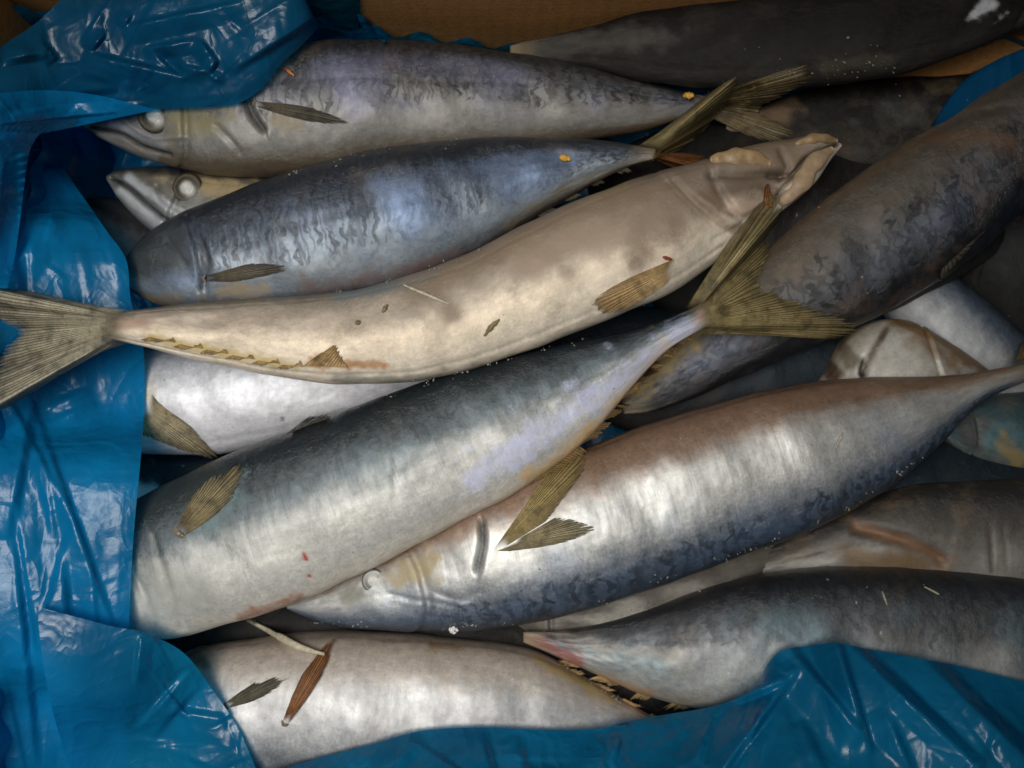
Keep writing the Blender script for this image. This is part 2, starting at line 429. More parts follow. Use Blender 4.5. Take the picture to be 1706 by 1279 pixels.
class Fish:
    def __init__(self, label, top, bot, z, mat, dorsal=0.0, k=0.70, N=260, M=96, marks=(), lump=1.0, twist=0.0, shift=0.0):
        """top / bot: the two outlines in photograph pixels from nose to tail base, z: heights of the axis"""
        Nn = N; t = smooth_line(top, Nn); b = smooth_line(bot, Nn)
        s = np.linspace(0, 1, Nn)
        zz = np.interp(s, np.linspace(0, 1, len(z)), z)
        for _ in range(12): zz[1:-1] = 0.25 * zz[:-2] + 0.5 * zz[1:-1] + 0.25 * zz[2:]
        tx, ty = P(t[:, 0], t[:, 1], zz); bx, by = P(b[:, 0], b[:, 1], zz)
        T = np.stack([tx, ty], 1); B = np.stack([bx, by], 1)
        C = (T + B) / 2; W = (T - B) / 2
        r = np.linalg.norm(W, axis=1)
        arc = np.r_[0, np.cumsum(np.linalg.norm(np.diff(C, axis=0), axis=1))] * 100
        phi = np.linspace(0, 2 * PI, M, endpoint=False)
        cs, sn = np.cos(phi), np.sin(phi)
        sg = np.sign(sn) * np.abs(sn) ** 0.82
        x = C[:, None, 0] + W[:, None, 0] * cs; y = C[:, None, 1] + W[:, None, 1] * cs
        kk = k * (1 - 0.72 * np.clip((s - 0.92) / 0.08, 0, 1) ** 1.5)
        zh = zz[:, None] + (r * kk)[:, None] * sg
        dphi = (phi[None, :] - dorsal - twist * s[:, None] + PI) % (2 * PI) - PI
        dy = dphi / PI
        dy = np.clip(np.abs(dy) + shift, 0, 1)
        # gentle lumps of soft flesh
        sd = rng.uniform(0, 6, 8)
        A = arc[:, None]
        lum = (np.sin(A * 0.55 + sd[0] + 1.6 * cs) + 0.7 * np.sin(A * 1.3 + sd[1] - 2.1 * sn) + 0.5 * np.sin(A * 2.3 + sd[2] + 3 * cs)) * 0.00060 * lump + (np.sin(A * 3.1 + sd[3] + 4 * cs) * np.sin(A * 0.8 + sd[4]) + np.sin(A * 0.9 + sd[5] + 7 * cs)) * 0.00022 * lump
        lum = lum * np.minimum(1, r[:, None] / 0.012)
        nx = W[:, None, 0] / (r[:, None] + 1e-9) * cs; ny = W[:, None, 1] / (r[:, None] + 1e-9) * cs
        x = x + nx * lum * 0.4; y = y + ny * lum * 0.4; zh = zh + sn * lum
        stain_and_light = np.zeros((Nn, M, 4)); stc = np.zeros((Nn, M, 3)); stw = np.zeros((Nn, M, 1)) + 1e-12; disp = np.zeros((Nn, M))
        up = (sn > -0.05)[None, :] * np.ones((Nn, 1))
        S = np.broadcast_to(s[:, None], dy.shape)
        sgill = 0.185 - 0.16 * (dy - 0.55) ** 2
        disp += np.where((dy > 0.12) & (dy < 0.95), 1, 0) * (-0.0010 * np.exp(-((S - sgill - 0.006) / 0.005) ** 2) + 0.0009 * np.exp(-np.abs(S - sgill + 0.006) / 0.02) * (S < sgill))
        disp += -0.0003 * np.exp(-((dy - 0.40 - 0.02 * np.sin(A * 0.5)) / 0.012) ** 2) * (S > 0.2)
        disp += -0.0006 * np.exp(-((1 - dy) / 0.02) ** 2) * (S > 0.2)
        pu, pv = UV(x, y, zh)
        for mk in marks:
            d, side = seg_dist(pu, pv, mk['l']); w = mk.get('w', 8)
            if 'c' in mk:
                q = 1.1 * max(w, 6)
                nz = np.sin(pu / q * 1.3 + 1.7 * np.sin(pv / q * 0.9 + w)) + np.sin(pv / q * 1.7 + 1.3 * np.sin(pu / q * 1.1)) + 0.6 * np.sin((pu + pv) / q * 2.9) + 0.6 * np.sin((pu - pv) / q * 3.7)
                d = d * (1 + 0.22 * nz) if not mk.get('h') else d
            g = np.exp(-(d / w) ** 2) * up
            if 'h' in mk:
                if mk.get('lip'): disp += mk['h'] * np.exp(-(d / (w * 3))) * np.tanh(d / 3 + 0.6) * (side * mk['lip'] > 0) * up
                else: disp += mk['h'] * g
            if 'c' in mk:
                a = np.clip(g * 1.15, 0, 1) * mk.get('a', 0.8)
                wt = a[..., None] ** 2 + 1e-7; stc += wt * np.array(mk['c']); stw += wt
                stain_and_light[..., 3] = np.maximum(stain_and_light[..., 3], a)
        stain_and_light[..., :3] = stc / stw
        zh = zh + disp * np.maximum(sn, 0.15); x = x + nx * disp * 0.5; y = y + ny * disp * 0.5
        V = np.stack([x, y, zh], -1).reshape(-1, 3)
        F = grid_faces(Nn, M, True)
        # close both ends
        c0 = len(V); V = np.vstack([V, [[C[0, 0], C[0, 1], zz[0]], [C[-1, 0], C[-1, 1], zz[-1]]]])
        j = np.arange(M); f0 = np.stack([np.full(M, c0), (j + 1) % M, j, j], 1)
        e = (Nn - 1) * M; f1 = np.stack([np.full(M, c0 + 1), e + j, e + (j + 1) % M, e + (j + 1) % M], 1)
        fa = np.stack([np.broadcast_to(A, dy.shape), dy, np.broadcast_to(s[:, None], dy.shape)], -1).reshape(-1, 3)
        fa = np.vstack([fa, [[0, 0.5, 0], [arc[-1], 0.5, 1]]])
        sa = np.vstack([stain_and_light.reshape(-1, 4), np.zeros((2, 4))])
        faces = [tuple(q) for q in F.tolist()] + [tuple(q[:3]) for q in f0.tolist()] + [tuple(q[:3]) for q in f1.tolist()]
        base = np.array([C[Nn // 2, 0], C[Nn // 2, 1], zz[Nn // 2] - r[Nn // 2] * k])
        self.o = mesh_obj('mackerel', V, faces, mat, attrs={'fish': ('FLOAT_VECTOR', fa), 'stain_and_light': ('FLOAT_COLOR', sa)}, origin=base)
        tag(self.o, label, 'fish', 'mackerel heaped in the box')
        # rays along the body so the height map has no holes
        HM.splat(V)
        mid = 0.5 * (V[:c0].reshape(Nn, M, 3)[1:] + V[:c0].reshape(Nn, M, 3)[:-1])
        HM.splat(mid.reshape(-1, 3))
        self.t, self.b, self.zz, self.T, self.B = t, b, zz, T, B
        self.u, self.v = pu, pv

    def eye(self, u, v, rad, z=None, pupil=0.42, iris=None, flat=0.30):
        x, y, zz = HM.drop(u, v)
        z = float(zz) if z is None else z
        r = rad * PX
        def dome(rr, h, zo, nm, mat, par):
            n, m = 9, 24
            a = np.linspace(0.02, PI / 2, n); q = np.linspace(0, 2 * PI, m, endpoint=False)
            V = np.stack([rr * np.sin(a)[:, None] * np.cos(q), rr * np.sin(a)[:, None] * np.sin(q), h * np.cos(a)[:, None] * np.ones(m)], -1).reshape(-1, 3)
            V = np.vstack([V, [[0, 0, h], [0, 0, -0.3 * h]]])
            F = [tuple(f) for f in grid_faces(n, m, True).tolist()]
            F += [(len(V) - 2, (j + 1) % m, j) for j in range(m)] + [(len(V) - 1, (n - 1) * m + j, (n - 1) * m + (j + 1) % m) for j in range(m)]
            return mesh_obj(nm, V + np.array([x, y, z + zo]), F, mat, par, attrs={'rad': ('FLOAT', np.hypot(V[:, 0], V[:, 1]) / rr)})
        e = dome(r, r * flat, -0.0006, 'eye', iris or M_EYE, self.o)
        dome(r * pupil * 0.75, r * 0.05, r * flat * 0.93 - 0.0006, 'pupil', M_PUPIL, e)

    def fin(self, name, base, tip, mat=None, rays=14, lift=0.0005, ragged=0.08, sag=0.0, m=12, thick=0.00025, over=True, tipz=None, corr=0.00025, bz0=None):
        """a fan of rays from a base line to a tip line (photograph pixels), laid on whatever is under it"""
        n = rays * 3 + 1
        b = smooth_line(base, n); t = smooth_line(tip, n)
        rr = 1 + ragged * (rng.random(n) - 0.7) + 0.5 * ragged * np.repeat(rng.random(rays + 2), 3)[:n]
        w = np.linspace(0, 1, m)[None, :, None]
        t = b + (t - b) * rr[:, None]
        g = b[:, None] * (1 - w) + t[:, None] * w
        ax = (t - b).mean(0); pn = np.array([-ax[1], ax[0]])
        g = g + sag * pn * np.sin(w * PI)
        bx, by, bz = HM.drop(g[..., 0], g[..., 1], lift)
        # film of the fin stays taut: never dips more than its own line
        if bz0 is not None: bz = bz.copy(); bz[:, 0] = np.maximum(bz0, np.minimum(bz[:, 0], bz0 + 0.003))
        lin = bz[:, :1] * (1 - w[..., 0]) + (bz[:, -1:] if tipz is None else np.full((n, 1), tipz)) * w[..., 0]
        zf = np.maximum(bz, lin) if over else lin
        for _ in range(3): zf[1:-1] = np.maximum(zf[1:-1], 0.5 * (zf[:-2] + zf[2:]))
        zf = zf + corr * np.sin(np.arange(n) * 2 * PI / 3)[:, None] * (0.3 + 0.7 * w[..., 0])
        x, y = P(g[..., 0], g[..., 1], zf)
        V1 = np.stack([x, y, zf], -1).reshape(-1, 3); V2 = V1 - np.array([0, 0, thick])
        F = grid_faces(n, m); k = len(V1)
        faces = [tuple(f) for f in F[:, ::-1].tolist()] + [tuple(f) for f in (F + k).tolist()]
        rim = [i * m for i in range(n)] + [(n - 1) * m + j for j in range(1, m)] + [i * m + m - 1 for i in range(n - 2, -1, -1)] + [j for j in range(m - 2, 0, -1)]
        for a, c in zip(rim, rim[1:] + rim[:1]): faces.append((a, c, c + k, a + k))
        ra = np.stack([np.repeat(np.arange(n) / 3.0, m), np.tile(np.linspace(0, 1, m), n), np.zeros(n * m)], 1)
        o = mesh_obj(name, np.vstack([V1, V2]), faces, mat or M_FIN, self.o, attrs={'ray': ('FLOAT_VECTOR', np.vstack([ra, ra]))})
        HM.splat(V1)
        return o

    def leaf(self, name, b, t, w, mat=None, rays=13, skew=0.0, **kw):
        b = np.array(b, float); t = np.array(t, float); ax = t - b; L = np.linalg.norm(ax); e = ax / L; nn = np.array([-e[1], e[0]])
        q = lambda f, o: b + ax * f + nn * o * w
        tip = [q(0.30, -0.85), q(0.55, -1.0 + skew), q(0.82, -0.55 + skew), q(1.0, 0.0 + skew), q(0.86, 0.5 + skew), q(0.60, 0.9 + skew), q(0.34, 0.8)]
        lump(self.o, 'fin_base', [q(0.02, -0.45), q(-0.01, 0.0), q(0.02, 0.45)], max(3.0, 0.22 * w), M_ROOT, 0.0009, -0.0003)
        return self.fin(name, [q(0.0, -0.32), q(0.0, 0.32)], tip, mat, rays=rays, **{**dict(ragged=0.05, m=14), **kw})

    def finlets(self, side, s0, s1, n, length, height, mat=None, name='finlet', inset=0.0):
        ln = self.t if side == 'top' else self.b; ot = self.b if side == 'top' else self.t
        for q in np.linspace(s0, s1, n):
            i = int(q * (len(ln) - 1)); j = min(i + 3, len(ln) - 1)
            tg = ln[j] - ln[max(i - 3, 0)]; tg = tg / (np.linalg.norm(tg) + 1e-9)
            out = ln[i] - ot[i]; out = out / (np.linalg.norm(out) + 1e-9)
            p = ln[i] - out * inset; L = length * rng.uniform(0.7, 1.25); Hh = height * rng.uniform(0.6, 1.2)
            self.fin(name, [p - tg * L * 0.5 - out * 3, p + tg * L * 0.35 - out * 3], [p - tg * L * 0.1 + out * Hh * 0.5, p + tg * L * 0.9 + out * Hh], mat, rays=5, m=5, ragged=0.5,
                     over=False, tipz=float(self.zz[i]) + 0.001, lift=0.0 if inset else -0.004)

def lump(parent, name, line, w, mat, h=0.003, lift=-0.0004):
    n, m = 22, 14
    l = smooth_line(line, n); tg = np.gradient(l, axis=0); tg /= np.linalg.norm(tg, axis=1)[:, None] + 1e-9; nr = np.stack([-tg[:, 1], tg[:, 0]], 1)
    prof = np.sin(np.linspace(0.12, PI - 0.12, n)) ** 0.6 * w * (1 + 0.12 * np.sin(np.arange(n) * 0.9))
    ph = np.linspace(0, 2 * PI, m, endpoint=False)
    x0, y0, z0 = HM.drop(l[:, 0], l[:, 1], lift)
    g = l[:, None] + nr[:, None] * (prof[:, None] * np.cos(ph))[..., None]
    z = z0[:, None] + h * np.sin(ph) * (prof / w)[:, None]
    x, y = P(g[..., 0], g[..., 1], z)
    V = np.stack([x, y, z], -1).reshape(-1, 3)
    F = [tuple(f) for f in grid_faces(n, m, True).tolist()] + [tuple(range(m)), tuple(range((n - 1) * m, n * m))[::-1]]
    return mesh_obj(name, V, F, mat, parent)
BROWN = (0.20, 0.10, 0.045); RUST = (0.30, 0.11, 0.025); YEL = (0.42, 0.28, 0.10); BLOOD = (0.22, 0.05, 0.035); OLIVE = (0.16, 0.13, 0.06); GREY = (0.14, 0.13, 0.115); DARK = (0.02, 0.02, 0.02)

# ------------------------------------------------------------------ carton
XL, XR, YT, YB, ZT = -0.206, 0.268, 0.158, -0.176, 0.137
def box_mesh(name, x0, x1, y0, y1, z0, z1, mat, parent=None, origin=None, bev=0.0008):
    V = np.array([(x, y, z) for z in (z0, z1) for y in (y0, y1) for x in (x0, x1)], float)
    F = [(0, 2, 3, 1), (4, 5, 7, 6), (0, 1, 5, 4), (2, 6, 7, 3), (0, 4, 6, 2), (1, 3, 7, 5)]
    o = mesh_obj(name, V, F, mat, parent, smooth=False, origin=origin)
    b = o.modifiers.new('edge', 'BEVEL'); b.width = bev; b.segments = 2
    return o
WT = 0.004
table = box_mesh('table', -0.7, 0.7, -0.6, 0.6, -0.045, -0.0045, plain('table_top', (0.30, 0.26, 0.21), 0.6, 0.3, 30, 0.1))
tag(table, None, None, kind='structure')
carton = bpy.data.objects.new('cardboard_box', None); scene.collection.objects.link(carton)
carton.empty_display_size = 0.05
ORI[carton.name] = np.zeros(3)
tag(carton, 'brown corrugated cardboard box holding all the fish', 'box')
box_mesh('base', XL - WT, XR + WT, YB - WT, YT + WT, -0.004, 0.0, M_CARD, carton)
box_mesh('wall', XL - WT, XL, YB, YT, 0.0, ZT, M_CARD, carton)
box_mesh('wall', XR, XR + WT, YB, YT, 0.0, ZT, M_CARD, carton)
box_mesh('wall', XL - WT, XR + WT, YT, YT + WT, 0.0, ZT, M_CARD, carton)
box_mesh('wall', XL - WT, XR + WT, YB - WT, YB, 0.0, ZT, M_CARD, carton)
def flap(hx0, hy0, hx1, hy1, ox, oy, drop):
    a = np.array([hx0, hy0, ZT - 0.001]); b = np.array([hx1, hy1, ZT - 0.001]); o = np.array([ox, oy, -drop])
    up = np.array([0, 0, 0.004])
    V = np.array([a, b, b + o, a + o, a + up, b + up, b + o + up, a + o + up])
    return mesh_obj('flap', V, [(0, 3, 2, 1), (4, 5, 6, 7), (0, 1, 5, 4), (1, 2, 6, 5), (2, 3, 7, 6), (3, 0, 4, 7)], M_CARD, carton, smooth=False)
flap(XL, YT + WT, XR, YT + WT, 0, 0.13, 0.05)
flap(XL, YB - WT, XR, YB - WT, 0, -0.13, 0.05)
flap(XL - WT, YB, XL - WT, YT, -0.13, 0, 0.05)
flap(XR + WT, YB, XR + WT, YT, 0.13, 0, 0.05)

# ------------------------------------------------------------------ blue bag: floor and low walls, then its loose folds later
liner = bpy.data.objects.new('plastic_liner', None); scene.collection.objects.link(liner)
liner.empty_display_size = 0.05; ORI[liner.name] = np.zeros(3)
tag(liner, 'crinkled translucent blue plastic bag lining the box and folded over the fish', 'plastic bag')

def crumple(u, v, folds):
    h = np.zeros_like(u)
    for (a, b, w, hh) in folds:
        a = np.array(a, float); b = np.array(b, float); e = b - a; L = np.linalg.norm(e) + 1e-9; e = e / L
        al = (u - (a[0] + b[0]) / 2) * e[0] + (v - (a[1] + b[1]) / 2) * e[1]
        ac = -(u - a[0]) * e[1] + (v - a[1]) * e[0]
        side = 1 if (int(a[0] * 7 + b[1] * 3) % 2) else -1
        ww = np.where(ac * side > 0, w * 0.45, w * 2.0)
        h += hh * np.maximum(0, 1 - np.abs(al) / (L / 2 + 1e-9)) ** 0.6 * np.maximum(0, 1 - np.abs(ac) / ww)
    return h
def rand_folds(n, u0, u1, v0, v1, lmin, lmax, w, h, ang=None, spread=0.6):
    out = []
    for _ in range(n):
        c = np.array([rng.uniform(u0, u1), rng.uniform(v0, v1)]); L = rng.uniform(lmin, lmax)
        t = rng.uniform(0, PI) if ang is None else rng.normal(ang, spread)
        d = np.array([math.cos(t), math.sin(t)]) * L / 2
        out.append((c - d, c + d, w * rng.uniform(0.4, 1.3), h * rng.uniform(0.3, 1.0) * rng.choice([-0.6, 1])))
    return out
def sheet(name, A, B, n, m, mat, za=None, zb=None, folds=(), lift=0.002, hm=None, edge=0.0, bulge=0.0, parent=None, wob=0.0, power=1.0):
    """film between two edges A (outer) and B (free edge, lying on the pile)"""
    a = smooth_line(A, n); b = smooth_line(B, n)
    if wob:
        q = np.cumsum(rng.normal(0, 1, n)); q = q - np.linspace(q[0], q[-1], n); b = b + wob * np.stack([np.sin(np.arange(n) * 0.35 + q * 0.2), np.cos(np.arange(n) * 0.27 + q * 0.2)], 1)
    w = np.linspace(0, 1, m)[None, :, None]
    g = a[:, None] * (1 - w) + b[:, None] * w
    u, v = g[..., 0], g[..., 1]
    h = HM.film() if hm is None else hm
    _, _, zd = HM.drop(u, v, lift, h)
    wz = w[..., 0]
    if za is not None:
        zA = np.interp(np.linspace(0, 1, n), np.linspace(0, 1, len(za)), za)[:, None]
        zB = zd[:, -1:] if zb is None else np.interp(np.linspace(0, 1, n), np.linspace(0, 1, len(zb)), zb)[:, None]
        lin = zA * (1 - wz ** power) + zB * wz ** power + bulge * np.sin(wz * PI)
        z = np.maximum(zd, lin) if zb is None else lin
    else: z = zd
    z = z + crumple(u, v, folds) - edge * np.maximum(0, wz - 0.93) / 0.07
    x, y = P(u, v, z)
    inside = x < XL + 0.0005
    V = np.stack([np.where((z < ZT) & inside, XL + 0.0012 + 0 * x, x), np.clip(y, YB - 0.5, YT - 0.0012) if name != 'x' else y, z], -1).reshape(-1, 3)
    o = mesh_obj(name, V, grid_faces(n, m)[:, ::-1], mat, parent or liner)
    HM.splat(V)
    return o

def bag_wall():
    n, m = 70, 60
    X = np.linspace(XL + 0.003, XR - 0.003, n); Y = np.linspace(YB + 0.003, YT - 0.003, m)
    gx, gy = np.meshgrid(X, Y, indexing='ij')
    z = 0.0035 + 0.0012 * np.sin(gx * 90 + 2 * np.sin(gy * 60)) + 0.001 * np.sin(gy * 130 + gx * 40)
    mesh_obj('bag_floor', np.stack([gx, gy, z], -1).reshape(-1, 3), grid_faces(n, m), M_FILM, liner)
    def side(p0, p1, nrm, top):
        n, m = 130, 26
        t = np.linspace(0, 1, n)[:, None]; w = np.linspace(0, 1, m)[None, :]
        tp = np.interp(t[:, 0], np.linspace(0, 1, len(top)), top)[:, None]
        zz = 0.003 + (tp - 0.003) * w
        L = math.dist(p0, p1)
        fo = 0.0025 + 0.0022 * np.abs(np.sin(t * L * 95 + 3 * np.sin(w * 3 + t * 9))) + 0.0015 * np.sin(t * L * 310 + w * 4)
        fo = fo + 0.004 * (1 - w) ** 3
        x = p0[0] + (p1[0] - p0[0]) * t + nrm[0] * fo; y = p0[1] + (p1[1] - p0[1]) * t + nrm[1] * fo
        mesh_obj('bag_wall', np.stack([x, y, zz + 0 * x], -1).reshape(-1, 3), grid_faces(n, m), M_FILM, liner)
    side((XL, YB), (XL, YT), (1, 0), (0.12, 0.12, 0.10, 0.05))
    side((XR, YB), (XR, YT), (-1, 0), (0.13, 0.13, 0.12, 0.12))
    side((XL, YT), (XR, YT), (0, -1), (0.09, 0.10, 0.07, 0.045, 0.05, 0.05, 0.05, 0.06))
    side((XL, YB), (XR, YB), (0, 1), (0.13, 0.13))
bag_wall()

# ------------------------------------------------------------------ the fish, from the bottom of the heap up
GAP_SHADE = dict(metal=0.15, irid=0.0, grime=0.5, grime_col=(0.04, 0.03, 0.02), spec=0.10, steel=(0.022, 0.022, 0.022), belly=(0.05, 0.045, 0.038))  # dark skin values that paint the shade of deep gaps into the colour
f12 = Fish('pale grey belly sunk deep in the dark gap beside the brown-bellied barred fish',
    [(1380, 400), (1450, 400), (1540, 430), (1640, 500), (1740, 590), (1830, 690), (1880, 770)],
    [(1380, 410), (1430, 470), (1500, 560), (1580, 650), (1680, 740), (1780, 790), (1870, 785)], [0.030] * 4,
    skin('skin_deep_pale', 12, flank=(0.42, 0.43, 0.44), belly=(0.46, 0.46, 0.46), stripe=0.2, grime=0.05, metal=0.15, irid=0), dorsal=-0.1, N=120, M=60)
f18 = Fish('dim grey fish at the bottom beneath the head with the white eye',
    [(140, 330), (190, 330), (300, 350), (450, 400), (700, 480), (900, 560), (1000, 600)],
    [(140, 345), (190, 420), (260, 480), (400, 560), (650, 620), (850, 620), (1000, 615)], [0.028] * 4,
    skin('skin_deep_grey', 18, flank=(0.16, 0.165, 0.165), stripe=0.3, **GAP_SHADE), dorsal=0.2, N=120, M=60)
f17 = Fish('filler fish coloured dark as shade between the bright silver flank and the plump fish',
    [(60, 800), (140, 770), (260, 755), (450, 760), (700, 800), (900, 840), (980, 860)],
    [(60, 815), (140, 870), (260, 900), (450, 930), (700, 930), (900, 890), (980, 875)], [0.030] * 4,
    skin('skin_deep_dark', 17, flank=(0.035, 0.034, 0.032), stripe=0.3, **GAP_SHADE), dorsal=0.9, N=120, M=60,  # flank coloured near-black to darken the gap like shade
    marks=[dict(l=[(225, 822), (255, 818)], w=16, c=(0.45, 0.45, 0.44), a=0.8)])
f20 = Fish('filler fish coloured shade-dark, buried in the middle of the heap under the striped one',
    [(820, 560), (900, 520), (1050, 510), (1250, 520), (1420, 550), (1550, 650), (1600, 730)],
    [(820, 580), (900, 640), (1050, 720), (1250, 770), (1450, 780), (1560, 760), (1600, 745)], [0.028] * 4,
    skin('skin_deep_mid', 20, flank=(0.035, 0.034, 0.032), stripe=0.3, **GAP_SHADE), dorsal=0.9, N=110, M=56)  # filler body, its dark flank paints in the shade between fish
f21 = Fish('shade-dark filler fish on the bag floor beneath the grey-brown slit-flanked fish',
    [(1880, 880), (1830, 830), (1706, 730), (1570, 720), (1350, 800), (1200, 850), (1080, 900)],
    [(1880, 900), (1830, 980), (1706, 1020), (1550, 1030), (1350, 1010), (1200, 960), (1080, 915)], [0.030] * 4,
    skin('skin_deep_right', 21, flank=(0.035, 0.034, 0.032), stripe=0.3, **GAP_SHADE), dorsal=1.0, N=110, M=56)  # filler fish whose dark colour stands in for shade

f22 = Fish('added dark fish filling in the shadowed gap under the belly-up head',
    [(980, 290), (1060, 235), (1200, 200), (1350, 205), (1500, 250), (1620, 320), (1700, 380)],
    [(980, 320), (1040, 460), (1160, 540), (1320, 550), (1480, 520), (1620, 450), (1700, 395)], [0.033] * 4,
    skin('skin_deep_corner', 22, flank=(0.035, 0.034, 0.032), back=(0.015, 0.014, 0.013), stripe=0.3, **GAP_SHADE), dorsal=1.0, N=110, M=56)  # added filler, coloured dark so the gap reads as shadow
f23 = Fish('added dark fish standing for shade under the navy back above the pearly belly',
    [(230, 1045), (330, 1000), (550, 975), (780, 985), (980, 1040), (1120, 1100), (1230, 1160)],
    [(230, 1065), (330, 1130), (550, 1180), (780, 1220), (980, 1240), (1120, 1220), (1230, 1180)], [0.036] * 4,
    skin('skin_deep_foot', 23, flank=(0.035, 0.034, 0.032), back=(0.015, 0.014, 0.013), stripe=0.3, **GAP_SHADE), dorsal=1.0, N=110, M=56)  # added filler over the bag floor, near-black in place of shade
f24 = Fish('added black fish for the deep shade beside the pale grey belly',
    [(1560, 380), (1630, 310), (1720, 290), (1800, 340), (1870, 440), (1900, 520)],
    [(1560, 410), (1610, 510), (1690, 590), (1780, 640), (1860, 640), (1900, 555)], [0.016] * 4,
    skin('skin_deep_wall', 24, flank=(0.035, 0.034, 0.032), back=(0.010, 0.011, 0.013), stripe=0.3, **GAP_SHADE), dorsal=1.0, N=110, M=56)  # added body, painted as the dark of the deep corner
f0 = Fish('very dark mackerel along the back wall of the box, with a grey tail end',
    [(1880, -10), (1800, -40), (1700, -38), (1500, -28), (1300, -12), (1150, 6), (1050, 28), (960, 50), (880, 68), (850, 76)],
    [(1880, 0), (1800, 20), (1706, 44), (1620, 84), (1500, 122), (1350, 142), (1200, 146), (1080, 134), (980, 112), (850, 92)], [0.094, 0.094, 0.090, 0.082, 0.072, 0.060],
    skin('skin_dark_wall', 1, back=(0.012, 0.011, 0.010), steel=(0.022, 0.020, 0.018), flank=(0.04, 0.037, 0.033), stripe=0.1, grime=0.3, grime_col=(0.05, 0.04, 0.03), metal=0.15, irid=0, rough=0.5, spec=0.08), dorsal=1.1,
    marks=[dict(l=[(890, 80), (980, 70), (1060, 60), (1100, 60)], w=22, c=(0.065, 0.062, 0.055), a=0.7), dict(l=[(1630, 18), (1655, 8)], w=11, c=(0.55, 0.56, 0.6), a=0.9),  # grey tail patch, then a silver glint painted on the skin
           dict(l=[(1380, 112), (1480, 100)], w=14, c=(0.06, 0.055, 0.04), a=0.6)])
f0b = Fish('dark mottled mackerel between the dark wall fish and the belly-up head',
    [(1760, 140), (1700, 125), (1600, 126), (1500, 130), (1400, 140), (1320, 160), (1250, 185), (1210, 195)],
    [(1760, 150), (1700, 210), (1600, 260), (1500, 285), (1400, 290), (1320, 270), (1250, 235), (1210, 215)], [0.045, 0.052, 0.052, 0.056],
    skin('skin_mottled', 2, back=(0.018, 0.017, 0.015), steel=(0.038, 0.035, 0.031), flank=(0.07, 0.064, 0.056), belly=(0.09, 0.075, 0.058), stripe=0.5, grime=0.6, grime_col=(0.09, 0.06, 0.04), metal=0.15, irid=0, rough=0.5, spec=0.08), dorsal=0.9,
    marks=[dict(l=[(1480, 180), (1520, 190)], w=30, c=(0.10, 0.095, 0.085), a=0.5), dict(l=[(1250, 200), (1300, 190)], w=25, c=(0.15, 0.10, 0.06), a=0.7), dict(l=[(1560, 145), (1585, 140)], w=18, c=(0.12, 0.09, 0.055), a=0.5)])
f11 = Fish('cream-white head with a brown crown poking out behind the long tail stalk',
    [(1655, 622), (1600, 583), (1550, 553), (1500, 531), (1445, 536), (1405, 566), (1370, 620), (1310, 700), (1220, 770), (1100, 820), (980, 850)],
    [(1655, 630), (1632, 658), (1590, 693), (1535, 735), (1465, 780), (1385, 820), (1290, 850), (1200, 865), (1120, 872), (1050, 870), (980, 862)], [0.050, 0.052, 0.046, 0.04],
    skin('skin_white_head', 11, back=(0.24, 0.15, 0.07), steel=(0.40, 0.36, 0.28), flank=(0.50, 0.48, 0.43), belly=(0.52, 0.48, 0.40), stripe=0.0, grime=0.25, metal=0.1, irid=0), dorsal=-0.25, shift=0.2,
    marks=[dict(l=[(1478, 545), (1455, 585), (1440, 615)], w=6, h=-0.0022, c=(0.10, 0.07, 0.05), a=0.8), dict(l=[(1500, 533), (1560, 560), (1640, 612)], w=17, c=(0.19, 0.115, 0.05), a=1.0), dict(l=[(1400, 575), (1420, 600)], w=14, c=(0.16, 0.13, 0.09), a=0.8),  # brown crown, painted wide to darken this side like shadow as well
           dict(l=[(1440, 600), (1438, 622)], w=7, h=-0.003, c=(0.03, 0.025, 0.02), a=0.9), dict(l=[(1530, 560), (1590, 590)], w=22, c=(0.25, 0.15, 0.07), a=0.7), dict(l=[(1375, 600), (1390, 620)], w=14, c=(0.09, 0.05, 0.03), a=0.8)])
f14 = Fish('teal-backed fish end with a yellow cheek under the gleaming fish\'s tail stalk',
    [(1560, 700), (1600, 670), (1660, 655), (1740, 655), (1820, 690), (1880, 740)],
    [(1560, 715), (1600, 760), (1660, 790), (1740, 800), (1820, 800), (1880, 755)], [0.043, 0.045, 0.04],
    skin('skin_teal', 14, back=(0.03, 0.07, 0.08), steel=(0.06, 0.13, 0.15), flank=(0.10, 0.13, 0.13), belly=(0.22, 0.17, 0.07), stripe=0.2, grime=0.3, metal=0.3, irid=0), dorsal=0.6,
    marks=[dict(l=[(1670, 745), (1690, 760)], w=16, c=(0.24, 0.18, 0.07), a=0.8), dict(l=[(1600, 700), (1620, 735)], w=22, c=(0.04, 0.04, 0.035), a=0.8)])
f13 = Fish('grey-brown mackerel with a brown slit in its flank behind the speckled back',
    [(1880, 900), (1830, 835), (1760, 800), (1706, 790), (1600, 795), (1500, 810), (1400, 850), (1300, 900), (1200, 950)],
    [(1880, 920), (1820, 985), (1740, 1010), (1650, 1015), (1550, 1000), (1450, 985), (1350, 975), (1270, 972), (1200, 965)], [0.046, 0.05, 0.05, 0.046],
    skin('skin_grey_brown', 13, back=(0.03, 0.027, 0.024), steel=(0.10, 0.09, 0.075), flank=(0.25, 0.24, 0.22), belly=(0.20, 0.15, 0.10), stripe=0.1, grime=0.5, metal=0.25, irid=0), dorsal=0.15,
    marks=[dict(l=[(1428, 878), (1480, 892), (1540, 915), (1570, 932)], w=11, h=-0.0022, c=(0.16, 0.075, 0.03), a=0.9), dict(l=[(1650, 880), (1652, 950)], w=5, h=-0.0004, c=(0.08, 0.06, 0.04), a=0.8),
           dict(l=[(1672, 880), (1680, 950)], w=5, h=-0.0002), dict(l=[(1420, 925), (1500, 940), (1580, 945)], w=18, c=(0.15, 0.09, 0.04), a=0.8)])
